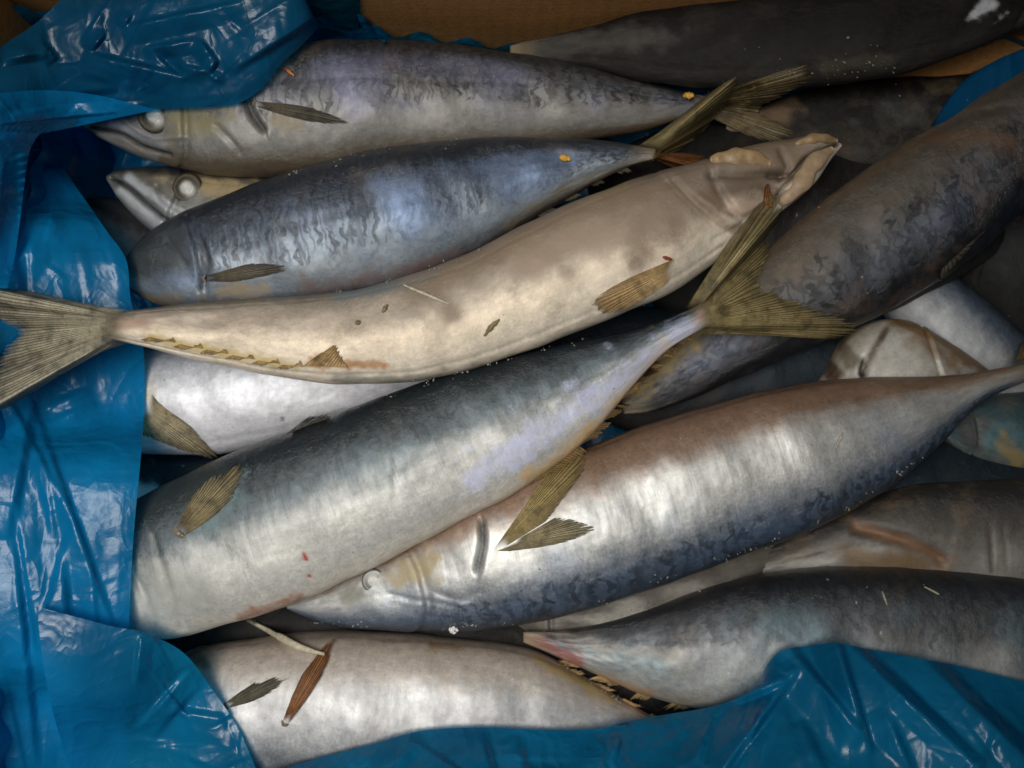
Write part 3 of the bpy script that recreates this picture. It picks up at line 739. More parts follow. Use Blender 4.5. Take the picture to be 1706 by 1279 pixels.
f15 = Fish('grey-brown belly strip squeezed between the silver fish and the speckled back',
    [(820, 1010), (880, 1000), (960, 985), (1060, 955), (1160, 930), (1250, 908), (1330, 900)],
    [(820, 1025), (900, 1075), (1000, 1085), (1100, 1070), (1200, 1030), (1270, 970), (1330, 915)], [0.046, 0.05, 0.05, 0.045],
    skin('skin_strip', 15, flank=(0.105, 0.096, 0.08), belly=(0.10, 0.09, 0.072), steel=(0.05, 0.045, 0.04), stripe=0.0, grime=0.3, metal=0.25, irid=0), dorsal=PI + 0.2, N=160)
f1b = Fish('small silver head with white clouded eye peeping out under the blue-backed fish',
    [(178, 292), (195, 284), (240, 279), (320, 278), (430, 288), (560, 320), (700, 350), (850, 380), (950, 400)],
    [(178, 300), (200, 332), (235, 368), (285, 405), (380, 450), (500, 480), (650, 490), (850, 470), (950, 420)], [0.050, 0.056, 0.055, 0.05],
    skin('skin_silver_head', 3, back=(0.012, 0.013, 0.013), steel=(0.06, 0.058, 0.05), flank=(0.20, 0.20, 0.19), belly=(0.26, 0.28, 0.29), stripe=0.0, metal=0.45, rough=0.26, irid=0.0), dorsal=-0.05, shift=0.10, N=400, M=140,
    marks=[dict(l=[(186, 296), (215, 312), (245, 340), (285, 372)], w=4, h=-0.0022, c=(0.02, 0.022, 0.025), a=0.9),
           dict(l=[(200, 318), (235, 348), (280, 385)], w=9, h=0.0012, c=(0.40, 0.42, 0.44), a=0.8), dict(l=[(215, 296), (255, 325), (310, 362)], w=10, h=0.0012, c=(0.38, 0.40, 0.43), a=0.8),
           dict(l=[(262, 310), (270, 335), (305, 355)], w=4, h=-0.0010, c=(0.08, 0.07, 0.05), a=0.7), dict(l=[(345, 310), (385, 320)], w=26, c=(0.34, 0.26, 0.13), a=0.75),
           dict(l=[(275, 300)], w=16, c=(0.30, 0.26, 0.15), a=0.6), dict(l=[(250, 283), (400, 292)], w=7, c=(0.02, 0.02, 0.02), a=0.85)])
f1b.eye(312, 313, 27, pupil=0.46)

f8 = Fish('bright silver flank lying under the belly-up fish beside the bag',
    [(70, 655), (110, 615), (180, 588), (300, 572), (450, 560), (600, 570), (750, 590), (900, 610), (960, 620)],
    [(70, 672), (110, 712), (180, 745), (320, 757), (450, 742), (560, 705), (700, 672), (900, 645), (960, 635)], [0.052, 0.056, 0.056, 0.05],
    skin('skin_bright_silver', 8, flank=(0.56, 0.57, 0.60), belly=(0.54, 0.54, 0.57), steel=(0.36, 0.37, 0.40), stripe=0.0, grime=0.06, metal=0.45, rough=0.38, irid=0.1, spots=0.8, spec=0.25), dorsal=-0.7,
    marks=[dict(l=[(470, 695)], w=5, c=(0.08, 0.07, 0.06), a=0.8), dict(l=[(245, 640), (255, 670)], w=12, c=(0.40, 0.36, 0.24), a=0.6)])
f8.fin('pectoral_fin', [(252, 655), (225, 705)], [(275, 690), (310, 705), (340, 735), (362, 762), (320, 757), (270, 737), (228, 722)], fin_mat('fin_tan', (0.30, 0.25, 0.15), (0.10, 0.08, 0.045), alpha=0.05), rays=17, ragged=0.03)

# brown strip of card and film standing between the dark wall fish and the brown fish
def strip(name, A, B, z0, z1, mat, parent, thick=0.003, n=40, m=8):
    a = smooth_line(A, n); b = smooth_line(B, n); w = np.linspace(0, 1, m)[None, :, None]
    g = a[:, None] * (1 - w) + b[:, None] * w
    z = z0 * (1 - w[..., 0]) + z1 * w[..., 0] + 0 * g[..., 0] + 0.0008 * np.sin(np.arange(n) * 0.4)[:, None]
    x, y = P(g[..., 0], g[..., 1], z)
    V1 = np.stack([x, y, z], -1).reshape(-1, 3); V2 = V1 - np.array([0, 0, thick]); F = grid_faces(n, m); k = len(V1)
    faces = [tuple(f) for f in F[:, ::-1].tolist()] + [tuple(f) for f in (F + k).tolist()]
    rim = [i * m for i in range(n)] + [(n - 1) * m + j for j in range(1, m)] + [i * m + m - 1 for i in range(n - 2, -1, -1)] + [j for j in range(m - 2, 0, -1)]
    for p, c in zip(rim, rim[1:] + rim[:1]): faces.append((p, c, c + k, p + k))
    o = mesh_obj(name, np.vstack([V1, V2]), faces, mat, parent); HM.splat(V1); return o
strip('inner_flap', [(1440, 128), (1480, 116), (1540, 92), (1640, 45), (1706, 18), (1800, -30)], [(1440, 134), (1490, 142), (1570, 138), (1640, 112), (1706, 92), (1800, 60)], 0.046, 0.050, M_CARD, carton)
strip('fold', [(1555, 205), (1600, 140), (1650, 105), (1706, 80), (1800, 40)], [(1556, 210), (1620, 190), (1680, 165), (1740, 140), (1830, 95)], 0.074, 0.070, M_FILM2, liner, thick=0.0004)

f10 = Fish('brown-bellied mackerel with grey wavy bars slanting down from the box corner',
    [(1900, 30), (1850, 45), (1780, 75), (1706, 112), (1600, 180), (1500, 242), (1400, 312), (1310, 385), (1220, 470), (1140, 550), (1080, 610), (1030, 655)],
    [(1900, 60), (1870, 150), (1800, 250), (1706, 345), (1620, 425), (1520, 495), (1420, 548), (1330, 585), (1240, 625), (1150, 665), (1090, 685), (1040, 690)], [0.060, 0.066, 0.066, 0.062, 0.060],
    skin('skin_brown_bars', 10, back=(0.012, 0.012, 0.014), steel=(0.085, 0.09, 0.10), flank=(0.10, 0.085, 0.066), belly=(0.16, 0.11, 0.072), belly2=(0.26, 0.21, 0.14), stripe=0.85, stripe_to=0.56, grime=0.45, grime_col=(0.14, 0.085, 0.05), metal=0.25, irid=0.08, rough=0.42, bars=0.8, linew=2.0), dorsal=PI - 0.30,
    marks=[dict(l=[(1560, 230), (1620, 225), (1680, 235)], w=16, c=(0.13, 0.07, 0.035), a=0.6), dict(l=[(1540, 225), (1600, 195), (1680, 175)], w=7, h=-0.001), 
           dict(l=[(1150, 560), (1090, 620), (1060, 650)], w=15, c=(0.22, 0.16, 0.05), a=0.7)])
f10.fin('dorsal_fin', [(1620, 400), (1570, 445)], [(1640, 385), (1600, 430), (1565, 470)], M_FIN_D, rays=6, ragged=0.4)

f1 = Fish('long mackerel with wavy barred back and a half covered eye below the folded bag',
    [(140, 205), (170, 185), (230, 155), (320, 115), (420, 88), (520, 74), (650, 69), (780, 80), (900, 98), (1050, 130), (1130, 150), (1190, 162)],
    [(140, 212), (180, 235), (240, 262), (320, 284), (420, 296), (520, 292), (650, 272), (780, 256), (900, 246), (1050, 222), (1130, 200), (1190, 182)], [0.064, 0.070, 0.066, 0.063, 0.060],
    skin('skin_top', 4, back=(0.030, 0.030, 0.032), steel=(0.085, 0.088, 0.098), flank=(0.20, 0.195, 0.18), belly=(0.12, 0.095, 0.065), belly2=(0.07, 0.05, 0.03), stripe=0.85, stripe_to=0.56, irid=0.42, irid_col=(0.20, 0.21, 0.34), grime=0.25, metal=0.4, rough=0.38, bars=1.25), dorsal=0.1, N=420, M=140,  # brownish belly, darkened further to paint in shading along the underside
    marks=[dict(l=[(405, 145), (420, 190), (440, 215)], w=6, h=-0.0022, c=(0.03, 0.03, 0.03), a=0.8), dict(l=[(412, 140), (428, 190), (445, 225)], w=6, h=0.0014, lip=-1),
           dict(l=[(150, 212), (200, 222), (240, 245), (285, 258)], w=4, h=-0.0020, c=(0.02, 0.022, 0.022), a=0.9), dict(l=[(185, 205), (225, 220), (275, 240)], w=9, h=0.001, c=(0.21, 0.23, 0.25), a=0.6), dict(l=[(165, 225), (215, 248), (260, 262)], w=7, h=0.001, c=(0.20, 0.22, 0.22), a=0.6),
           dict(l=[(200, 195), (250, 226), (310, 228)], w=4, h=0.0010, c=(0.22, 0.20, 0.14), a=0.6), dict(l=[(305, 195), (340, 205)], w=28, c=(0.19, 0.165, 0.08), a=0.75),
           dict(l=[(360, 210), (385, 235), (400, 255)], w=5, h=-0.0010), dict(l=[(460, 195), (500, 205)], w=14, c=(0.22, 0.18, 0.11), a=0.6), dict(l=[(640, 262), (800, 245), (950, 238)], w=9, c=(0.20, 0.16, 0.08), a=0.5)])
f1.eye(258, 192, 30, pupil=0.5)
f1.leaf('pectoral_fin', (424, 172), (584, 205), 12, M_FIN_D, rays=9)
f1.fin('caudal_fin', [(1172, 158), (1196, 172), (1174, 190)], [(1240, 140), (1300, 118), (1350, 110), (1345, 135), (1290, 165), (1262, 185), (1300, 205), (1325, 230), (1270, 235), (1225, 215)], fin_mat('fin_tail_dark', (0.17, 0.125, 0.06), (0.05, 0.038, 0.02), alpha=0.0), rays=30, ragged=0.12)

f2 = Fish('blue-backed mackerel with black squiggles in front of the belly-up fish',
    [(205, 445), (225, 412), (270, 375), (350, 336), (450, 299), (560, 267), (680, 243), (800, 231), (920, 230), (1010, 236), (1060, 243), (1092, 248)],
    [(205, 455), (215, 482), (270, 510), (350, 522), (450, 520), (560, 508), (680, 480), (790, 430), (890, 365), (980, 312), (1050, 277), (1092, 264)], [0.076, 0.078, 0.076, 0.076, 0.082],
    skin('skin_blue', 5, back=(0.016, 0.021, 0.030), steel=(0.070, 0.090, 0.125), flank=(0.19, 0.225, 0.26), belly=(0.075, 0.05, 0.042), belly2=(0.05, 0.04, 0.032), stripe=0.70, stripe_to=0.58, irid=0.55, irid_col=(0.16, 0.23, 0.38), grime=0.18, metal=0.5, rough=0.34, bars=1.75), dorsal=0.30, shift=0.02,  # brown-red belly with the shading at its bottom edge mixed into the tone
    marks=[dict(l=[(225, 440), (290, 425)], w=48, c=(0.03, 0.036, 0.038), a=0.85), dict(l=[(335, 400), (345, 440), (335, 480)], w=6, h=-0.0016, c=(0.03, 0.03, 0.035), a=0.6), dict(l=[(338, 400), (350, 440), (342, 485)], w=6, h=0.001, lip=-1),
           dict(l=[(245, 500), (290, 498)], w=14, c=(0.16, 0.13, 0.08), a=0.7), dict(l=[(370, 485), (440, 480)], w=16, c=(0.24, 0.18, 0.10), a=0.7), dict(l=[(280, 400), (310, 440)], w=4, h=-0.0008),
           dict(l=[(500, 480), (650, 455), (760, 420)], w=14, c=(0.13, 0.075, 0.06), a=0.5), dict(l=[(850, 370), (950, 310), (1060, 268)], w=11, c=(0.12, 0.10, 0.06), a=0.6)])
f2.leaf('pectoral_fin', (340, 464), (484, 449), 13, M_FIN_D, rays=10, skew=-0.3)
f2.fin('caudal_fin', [(1062, 244), (1090, 254), (1076, 270)], [(1120, 205), (1175, 160), (1226, 128), (1214, 165), (1165, 225), (1120, 262)], fin_mat('fin_tail_straw', (0.25, 0.20, 0.09), (0.08, 0.06, 0.03), alpha=0.0), rays=22, ragged=0.06, lift=0.0015)
f2.fin('caudal_fin', [(1085, 254), (1088, 266)], [(1170, 255), (1230, 285), (1180, 300), (1120, 280)], M_FIN_B, rays=9, ragged=0.15)
f2.finlets('bot', 0.74, 0.94, 5, 26, 9, M_FIN_D)

f7 = Fish('speckled dark-backed mackerel tapering to a red tail stalk at the bottom of the heap',
    [(1900, 1050), (1850, 995), (1780, 968), (1706, 954), (1550, 944), (1400, 945), (1250, 961), (1150, 990), (1060, 1021), (960, 1048), (872, 1053)],
    [(1900, 1075), (1850, 1140), (1780, 1185), (1706, 1205), (1550, 1215), (1400, 1210), (1280, 1196), (1200, 1180), (1130, 1170), (1050, 1148), (960, 1108), (872, 1070)], [0.055, 0.062, 0.062, 0.062, 0.060],
    skin('skin_speckled', 7, back=(0.022, 0.024, 0.028), steel=(0.10, 0.105, 0.115), flank=(0.30, 0.31, 0.30), belly=(0.30, 0.27, 0.22), stripe=0.55, stripe_to=0.46, irid=0.35, irid_col=(0.10, 0.22, 0.27), grime=0.2, metal=0.45, rough=0.36), dorsal=0.08, shift=0.03,
    marks=[dict(l=[(880, 1062), (920, 1080), (965, 1100)], w=12, c=(0.22, 0.07, 0.06), a=0.8), dict(l=[(1000, 1130), (1080, 1155)], w=9, c=(0.28, 0.17, 0.09), a=0.7), dict(l=[(930, 1055), (1020, 1080), (1120, 1088)], w=10, c=(0.30, 0.27, 0.22), a=0.4)])
f7.finlets('bot', 0.74, 0.92, 4, 40, 16, M_FIN_G)

f6 = Fish('pearly-bellied mackerel at the foot of the heap with a rust-brown fin across it',
    [(200, 1165), (240, 1120), (310, 1086), (400, 1069), (520, 1055), (650, 1055), (750, 1064), (850, 1076), (920, 1100), (1000, 1142), (1080, 1190), (1130, 1222)],
    [(200, 1185), (240, 1235), (320, 1275), (420, 1296), (540, 1310), (680, 1312), (800, 1305), (900, 1290), (980, 1270), (1050, 1255), (1100, 1248), (1130, 1244)], [0.060, 0.066, 0.066, 0.064, 0.060],
    skin('skin_pearl', 6, back=(0.03, 0.036, 0.042), steel=(0.17, 0.18, 0.19), flank=(0.42, 0.42, 0.42), belly=(0.42, 0.37, 0.32), belly2=(0.38, 0.31, 0.25), stripe=0.45, stripe_to=0.36, irid=0.12, irid_col=(0.35, 0.36, 0.46), grime=0.12, metal=0.45, rough=0.36, shift=0.0), dorsal=PI + 0.15,
    marks=[dict(l=[(900, 1098), (960, 1130), (1020, 1165)], w=9, c=(0.38, 0.27, 0.10), a=0.8), dict(l=[(720, 1075), (765, 1078)], w=6, c=(0.24, 0.15, 0.08), a=0.8), dict(l=[(1000, 1150), (1070, 1190)], w=8, c=(0.35, 0.22, 0.16), a=0.7), dict(l=[(320, 1095), (345, 1110)], w=13, c=(0.14, 0.08, 0.04), a=0.7),
           dict(l=[(560, 1075), (640, 1066), (700, 1064)], w=6, h=-0.0004)])
f6.leaf('pectoral_fin', (376, 1176), (476, 1130), 14, M_FIN_D, rays=10, ragged=0.25)
f6.leaf('pelvic_fin', (474, 1206), (556, 1062), 15, M_FIN_B, rays=9, m=18, lift=0.0016)
f6.finlets('top', 0.80, 0.95, 4, 32, 9, M_FIN_G)

f5 = Fish('gleaming silver mackerel with navy back and fanned olive fin behind its gill',
    [(478, 1008), (510, 985), (570, 948), (660, 892), (760, 832), (860, 785), (960, 750), (1080, 706), (1200, 671), (1350, 636), (1480, 627), (1600, 624), (1680, 611), (1730, 603)],
    [(478, 1014), (520, 1032), (590, 1044), (700, 1049), (800, 1047), (900, 1034), (1000, 1006), (1120, 965), (1240, 922), (1360, 877), (1460, 822), (1550, 752), (1640, 668), (1730, 628)], [0.068, 0.074, 0.075, 0.074, 0.076],
    skin('skin_gleam', 25, back=(0.012, 0.020, 0.030), steel=(0.095, 0.125, 0.175), flank=(0.46, 0.46, 0.44), belly=(0.24, 0.155, 0.105), belly2=(0.20, 0.12, 0.08), stripe=0.7, stripe_to=0.44, irid=0.3, irid_col=(0.10, 0.17, 0.30), grime=0.10, metal=0.52, rough=0.33, wrinkle=0.8, spots=0.9), dorsal=PI + 0.22, N=400, M=130,
    marks=[dict(l=[(803, 868), (804, 905), (795, 950)], w=6, h=-0.0022, c=(0.04, 0.045, 0.045), a=0.8), dict(l=[(806, 868), (808, 905), (800, 955)], w=7, h=0.0012, lip=-1),
           dict(l=[(660, 968), (690, 950), (720, 935)], w=20, c=(0.30, 0.24, 0.13), a=0.75), dict(l=[(575, 1000), (600, 985)], w=16, c=(0.17, 0.17, 0.13), a=0.6), dict(l=[(720, 985), (770, 1000), (800, 985)], w=5, h=-0.0008), dict(l=[(650, 990), (700, 1000), (760, 1010)], w=4, h=-0.0006),
           dict(l=[(1560, 650), (1640, 635), (1706, 618)], w=14, c=(0.20, 0.15, 0.09), a=0.5)])
f5.eye(622, 968, 20, pupil=0.6, flat=0.12, iris=eye_mat('eye_pale', (0.11, 0.11, 0.095)))
f5.fin('pectoral_fin', [(822, 916), (840, 912)], [(925, 770), (968, 758), (975, 775), (950, 815), (910, 868)], fin_mat('fin_olive_yellow', (0.25, 0.19, 0.075), (0.075, 0.05, 0.022), alpha=0.0), rays=15, ragged=0.03, m=16)
f5.fin('pectoral_fin', [(826, 918), (860, 900)], [(850, 918), (930, 906), (990, 882), (960, 868), (925, 862)], fin_mat('fin_olive_grey', (0.24, 0.20, 0.11), (0.05, 0.04, 0.022), alpha=0.05), rays=17, ragged=0.03, m=16, lift=0.0008)
f5.fin('caudal_fin', [(1722, 604), (1726, 624)], [(1770, 520), (1800, 540), (1810, 660), (1790, 720)], M_FIN, rays=12, over=False)
f5.fin('caudal_fin', [(1692, 606), (1712, 604)], [(1703, 570), (1740, 545)], M_FIN_G, rays=4, over=False)

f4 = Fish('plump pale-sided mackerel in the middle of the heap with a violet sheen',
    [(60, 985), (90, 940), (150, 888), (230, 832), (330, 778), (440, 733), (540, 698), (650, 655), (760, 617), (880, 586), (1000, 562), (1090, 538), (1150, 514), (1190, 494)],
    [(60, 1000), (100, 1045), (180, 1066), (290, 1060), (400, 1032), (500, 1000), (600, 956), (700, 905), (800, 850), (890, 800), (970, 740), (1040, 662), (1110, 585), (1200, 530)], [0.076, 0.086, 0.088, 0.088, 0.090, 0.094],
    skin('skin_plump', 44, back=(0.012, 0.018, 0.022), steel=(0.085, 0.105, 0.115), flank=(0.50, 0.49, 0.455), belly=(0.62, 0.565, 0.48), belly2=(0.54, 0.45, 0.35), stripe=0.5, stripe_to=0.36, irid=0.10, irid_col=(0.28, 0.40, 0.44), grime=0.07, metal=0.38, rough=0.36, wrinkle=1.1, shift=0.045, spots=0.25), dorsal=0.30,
    marks=[dict(l=[(780, 800), (850, 750), (950, 690), (1040, 625), (1150, 550)], w=24, c=(0.46, 0.50, 0.72), a=0.55), dict(l=[(880, 795), (930, 770), (985, 720), (1050, 650), (1110, 580)], w=14, c=(0.48, 0.31, 0.13), a=0.7),  # violet streak paints an iridescent specular sheen into the skin colour
           dict(l=[(1170, 525), (1200, 525)], w=14, c=(0.42, 0.20, 0.17), a=0.6), dict(l=[(400, 1028), (450, 1010), (500, 995)], w=9, c=(0.26, 0.10, 0.05), a=0.65),
           dict(l=[(252, 890), (275, 960), (300, 1045)], w=5, h=-0.0008, c=(0.22, 0.22, 0.20), a=0.5), dict(l=[(257, 890), (281, 960), (306, 1045)], w=6, h=0.0005, lip=-1),
           dict(l=[(222, 960), (245, 995)], w=4, h=-0.0008), dict(l=[(235, 850), (280, 822), (350, 785)], w=36, c=(0.022, 0.028, 0.028), a=1.0), dict(l=[(250, 960), (330, 985)], w=50, c=(0.27, 0.28, 0.26), a=0.6), dict(l=[(340, 870), (390, 830)], w=22, c=(0.10, 0.16, 0.17), a=0.6),
           dict(l=[(508, 929)], w=6, c=(0.28, 0.03, 0.01), a=1.0), dict(l=[(515, 960)], w=4, c=(0.28, 0.04, 0.02), a=1.0), dict(l=[(660, 700), (659, 770), (657, 860)], w=3, h=-0.0005)])
f4.leaf('pectoral_fin', (298, 888), (404, 776), 27, M_FIN, rays=13, ragged=0.12)
f4.fin('dorsal_fin', [(470, 728), (520, 706)], [(505, 700), (540, 692), (548, 698)], M_FIN_D, rays=5, ragged=0.4)
f4.fin('anal_fin', [(845, 824), (905, 788), (965, 742)], [(880, 812), (945, 778), (978, 752)], M_FIN_G, rays=16, ragged=0.5, over=False, tipz=0.086, lift=-0.002)
for fa, fb in (((968, 740), (1000, 704)), ((1002, 702), (1030, 672)), ((1036, 664), (1062, 636)), ((1066, 632), (1088, 606)), ((1092, 602), (1114, 578)), ((1118, 574), (1140, 558))):
    fa = np.array(fa, float); fb = np.array(fb, float); ex = (fb - fa); nn = np.array([-ex[1], ex[0]]) / np.linalg.norm(ex)
    f4.fin('finlet', [fa, fb], [fa + nn * 5 + ex * 0.25, fa + ex * 0.7 + nn * 12, fb + nn * 13 + ex * 0.25], M_FIN_G, rays=7, m=5, ragged=0.6, over=False, tipz=0.087, lift=-0.002)


# ------------------------------------------------------------------ bag folds at the left
sheet('fold', [(-95, 190), (-95, 400), (-95, 700), (-95, 1000), (-95, 1350)],
      [(72, 222), (95, 265), (140, 330), (178, 385), (210, 432), (218, 500), (238, 572), (239, 700), (222, 900), (214, 1060), (212, 1200), (212, 1350)], 240, 84, M_FILM,
      za=[0.140, 0.141, 0.141, 0.140, 0.140], power=0.38, hm=HM.film(8, 16),
      folds=[((40, 640), (205, 1100), 22, 0.0035), ((100, 900), (120, 1250), 30, 0.004), ((20, 900), (60, 1290), 30, 0.004), ((150, 940), (175, 1260), 20, 0.003), ((80, 680), (150, 650), 22, 0.003), ((80, 705), (160, 670), 14, 0.002),
             ((185, 1060), (170, 1190), 16, 0.003), ((60, 260), (20, 420), 14, 0.004), ((95, 330), (75, 400), 14, 0.002), ((10, 460), (90, 360), 22, 0.003), ((60, 620), (10, 900), 34, 0.004)]
      + rand_folds(16, -40, 215, 380, 1290, 140, 420, 26, 0.0028, ang=1.38, spread=0.22) + rand_folds(7, 0, 215, 420, 1290, 25, 80, 9, 0.0012), edge=0.001)

f3 = Fish('belly-up cream mackerel lying across the heap, its tail over the blue bag',
    [(1402, 238), (1372, 222), (1310, 232), (1240, 248), (1170, 268), (1100, 286), (1030, 308), (950, 338), (850, 387), (750, 436), (650, 468), (550, 487), (400, 499), (270, 511), (165, 522)],
    [(1402, 244), (1382, 268), (1352, 312), (1310, 346), (1262, 376), (1205, 428), (1130, 480), (1050, 517), (950, 556), (850, 596), (750, 625), (650, 638), (540, 637), (430, 622), (320, 598), (230, 576), (165, 560)], [0.090, 0.097, 0.098, 0.097, 0.098, 0.102, 0.113],
    skin('skin_belly_up', 33, back=(0.04, 0.048, 0.052), steel=(0.15, 0.125, 0.095), flank=(0.33, 0.275, 0.215), belly=(0.64, 0.54, 0.41), belly2=(0.58, 0.51, 0.41), stripe=0.0, irid=0.0, grime=0.30, grime_col=(0.22, 0.155, 0.10), metal=0.18, rough=0.38, wrinkle=0.25, shift=0.04, spots=0.5), dorsal=-0.62, N=440, M=140,
    marks=[dict(l=[(520, 606), (560, 604), (640, 608)], w=8, c=(0.32, 0.15, 0.05), a=0.75), dict(l=[(530, 600), (550, 588)], w=10, c=(0.34, 0.15, 0.04), a=0.9), dict(l=[(250, 562), (330, 580), (420, 596), (490, 608)], w=9, c=(0.44, 0.33, 0.12), a=0.7),
           dict(l=[(165, 546), (200, 542), (240, 540)], w=12, c=(0.36, 0.20, 0.15), a=0.5), dict(l=[(165, 525), (220, 522)], w=9, c=(0.09, 0.09, 0.07), a=0.6),
           dict(l=[(1120, 300), (1165, 345), (1215, 382), (1250, 380)], w=7, h=-0.0018, c=(0.20, 0.13, 0.075), a=0.7), dict(l=[(1115, 304), (1160, 350), (1210, 388)], w=9, h=0.0012, lip=-1),
           dict(l=[(1395, 240), (1345, 262), (1322, 290), (1285, 292)], w=5, h=-0.0026, c=(0.06, 0.04, 0.03), a=0.9), dict(l=[(1185, 290), (1240, 290), (1300, 288)], w=8, h=-0.0022, c=(0.06, 0.045, 0.033), a=1.0), dict(l=[(1200, 312), (1260, 306), (1300, 325)], w=16, h=-0.0012, c=(0.11, 0.08, 0.06), a=0.9), dict(l=[(1300, 250), (1312, 280), (1300, 300)], w=6, h=-0.0016, c=(0.08, 0.055, 0.04), a=0.9), dict(l=[(1165, 330), (1230, 370)], w=7, h=0.0010), dict(l=[(1280, 335), (1240, 360), (1200, 350)], w=5, h=-0.0010, c=(0.15, 0.10, 0.07), a=0.7), dict(l=[(1190, 400), (1240, 370), (1290, 330)], w=5, h=-0.0008),
           dict(l=[(1345, 268), (1310, 308), (1296, 335)], w=5, h=-0.0020, c=(0.09, 0.06, 0.04), a=0.9), dict(l=[(1130, 300), (1220, 300)], w=24, c=(0.17, 0.14, 0.12), a=0.6), dict(l=[(1240, 280), (1330, 255)], w=16, c=(0.22, 0.16, 0.10), a=0.5), dict(l=[(1220, 345), (1270, 350)], w=16, c=(0.48, 0.30, 0.22), a=0.6),
           dict(l=[(700, 455), (800, 425), (900, 375), (1000, 330)], w=46, c=(0.19, 0.14, 0.095), a=1.0), dict(l=[(1060, 340), (1160, 310), (1300, 275)], w=58, c=(0.20, 0.145, 0.10), a=0.9), dict(l=[(900, 420), (1000, 385), (1080, 360)], w=40, c=(0.27, 0.20, 0.14), a=0.9), dict(l=[(560, 495), (650, 478), (720, 458)], w=10, c=(0.11, 0.14, 0.15), a=0.7), dict(l=[(560, 630), (700, 632), (800, 612)], w=10, c=(0.20, 0.20, 0.17), a=0.6),
           dict(l=[(1040, 305), (990, 325)], w=9, c=(0.28, 0.22, 0.08), a=0.7)])
f3.fin('pectoral_fin', [(1126, 430), (1116, 468)], [(1050, 462), (1010, 484), (990, 504), (1000, 518), (1035, 518), (1075, 496)], M_FIN_G, rays=15, ragged=0.06, m=16, lift=0.0009)
for fa, fb in (((250, 561), (292, 571)), ((300, 573), (338, 581)), ((345, 582), (380, 590)), ((388, 591), (424, 599)), ((430, 600), (466, 606)), ((472, 607), (505, 611))):
    fa = np.array(fa, float); fb = np.array(fb, float); ex = fa - fb
    f3.fin('finlet', [fb, fa], [fb + np.array([-4, -8]), fb + ex * 0.7 + np.array([-2, 6]), fa + ex * 0.35 + np.array([0, 8])], M_FIN_G, rays=7, m=5, ragged=0.6, lift=0.0004)
f3.fin('anal_fin', [(500, 612), (580, 612)], [(540, 584), (556, 580), (575, 606)], M_FIN_G, rays=8, ragged=0.3, lift=0.0006)
f3.fin('caudal_fin', [(214, 516), (200, 541), (212, 572)], [(110, 506), (60, 488), (0, 478), (-50, 478), (-20, 520), (10, 538), (32, 556), (10, 580), (-20, 630), (-50, 700), (0, 686), (50, 648), (110, 600)], fin_mat('fin_tail_tan', (0.30, 0.27, 0.19), (0.12, 0.105, 0.075), alpha=0.0), rays=46, ragged=0.05, lift=0.004, corr=0.00015)
f4.fin('caudal_fin', [(1140, 512), (1168, 522), (1148, 562)], [(1186, 450), (1205, 415), (1240, 368), (1284, 328), (1297, 345), (1282, 415), (1266, 476), (1320, 498), (1390, 528), (1434, 548), (1395, 564), (1310, 559), (1235, 549)], fin_mat('fin_tail_olive', (0.27, 0.215, 0.10), (0.10, 0.075, 0.035), alpha=0.0), rays=44, ragged=0.08, lift=0.0022, corr=0.00015)
f4.fin('caudal_fin', [(1270, 352), (1288, 347)], [(1274, 312), (1280, 306), (1288, 330)], M_FIN_B, rays=4, ragged=0.05, m=6)
lump(f3.o, 'jaw_bone', [(1183, 266), (1215, 262), (1250, 262), (1284, 272)], 15, M_BONE, 0.0020)
lump(f3.o, 'jaw_bone', [(1325, 240), (1360, 230), (1396, 234)], 9, M_BONE, 0.0018)
lump(f3.o, 'lip', [(1300, 340), (1335, 305), (1352, 275), (1388, 246)], 16, plain('lip_skin', (0.34, 0.24, 0.15), 0.4, 0.4, 240, 0.4), 0.002)

# ------------------------------------------------------------------ other bag folds
sheet('fold', [(60, 1010), (80, 1150), (110, 1260), (150, 1370)],
      [(196, 1046), (236, 1052), (304, 1086), (352, 1146), (396, 1212), (420, 1265), (445, 1330), (460, 1380)], 130, 100, M_FILM3, lift=0.003, hm=HM.film(6, 12),
      folds=[((320, 1115), (230, 1215), 16, 0.004), ((330, 1140), (250, 1230), 18, 0.003), ((235, 1060), (225, 1140), 12, 0.003), ((260, 1180), (380, 1200), 26, 0.003)] + rand_folds(14, 215, 420, 1070, 1290, 40, 130, 14, 0.002), edge=0.001)
sheet('fold', [(380, 1430), (600, 1430), (900, 1430), (1200, 1430), (1500, 1430), (1900, 1430)],
      [(440, 1290), (520, 1266), (620, 1240), (700, 1218), (800, 1212), (900, 1216), (1000, 1214), (1040, 1203), (1110, 1190), (1180, 1178), (1235, 1160), (1262, 1140), (1280, 1105), (1302, 1084), (1345, 1076), (1395, 1071), (1440, 1080), (1500, 1091), (1600, 1110), (1706, 1136), (1800, 1160), (1900, 1190)], 330, 70, M_FILM3,
      za=[0.139, 0.139, 0.139], power=1.1, lift=0.0035,
      folds=[((1380, 1020), (1450, 1260), 24, 0.012), ((1290, 1050), (1440, 1230), 26, 0.009), ((1380, 1040), (1640, 1290), 44, 0.014), ((1500, 1060), (1780, 1330), 50, 0.012), ((1330, 1110), (1190, 1300), 26, 0.010), ((1310, 1130), (1215, 1170), 22, 0.008), ((1190, 1195), (1150, 1290), 16, 0.004), ((1270, 1140), (1180, 1185), 16, 0.003), ((1330, 1200), (1380, 1300), 30, 0.004), ((1470, 1180), (1520, 1290), 26, 0.004),
             ((1040, 1205), (1010, 1290), 26, 0.004), ((800, 1216), (820, 1300), 30, 0.003), ((860, 1225), (880, 1300), 20, 0.003), ((700, 1222), (640, 1300), 40, 0.003)] + rand_folds(30, 560, 1700, 1180, 1320, 60, 180, 18, 0.0022, ang=1.3, spread=0.6), edge=0.0)
hmB = HM.film(5, 14)
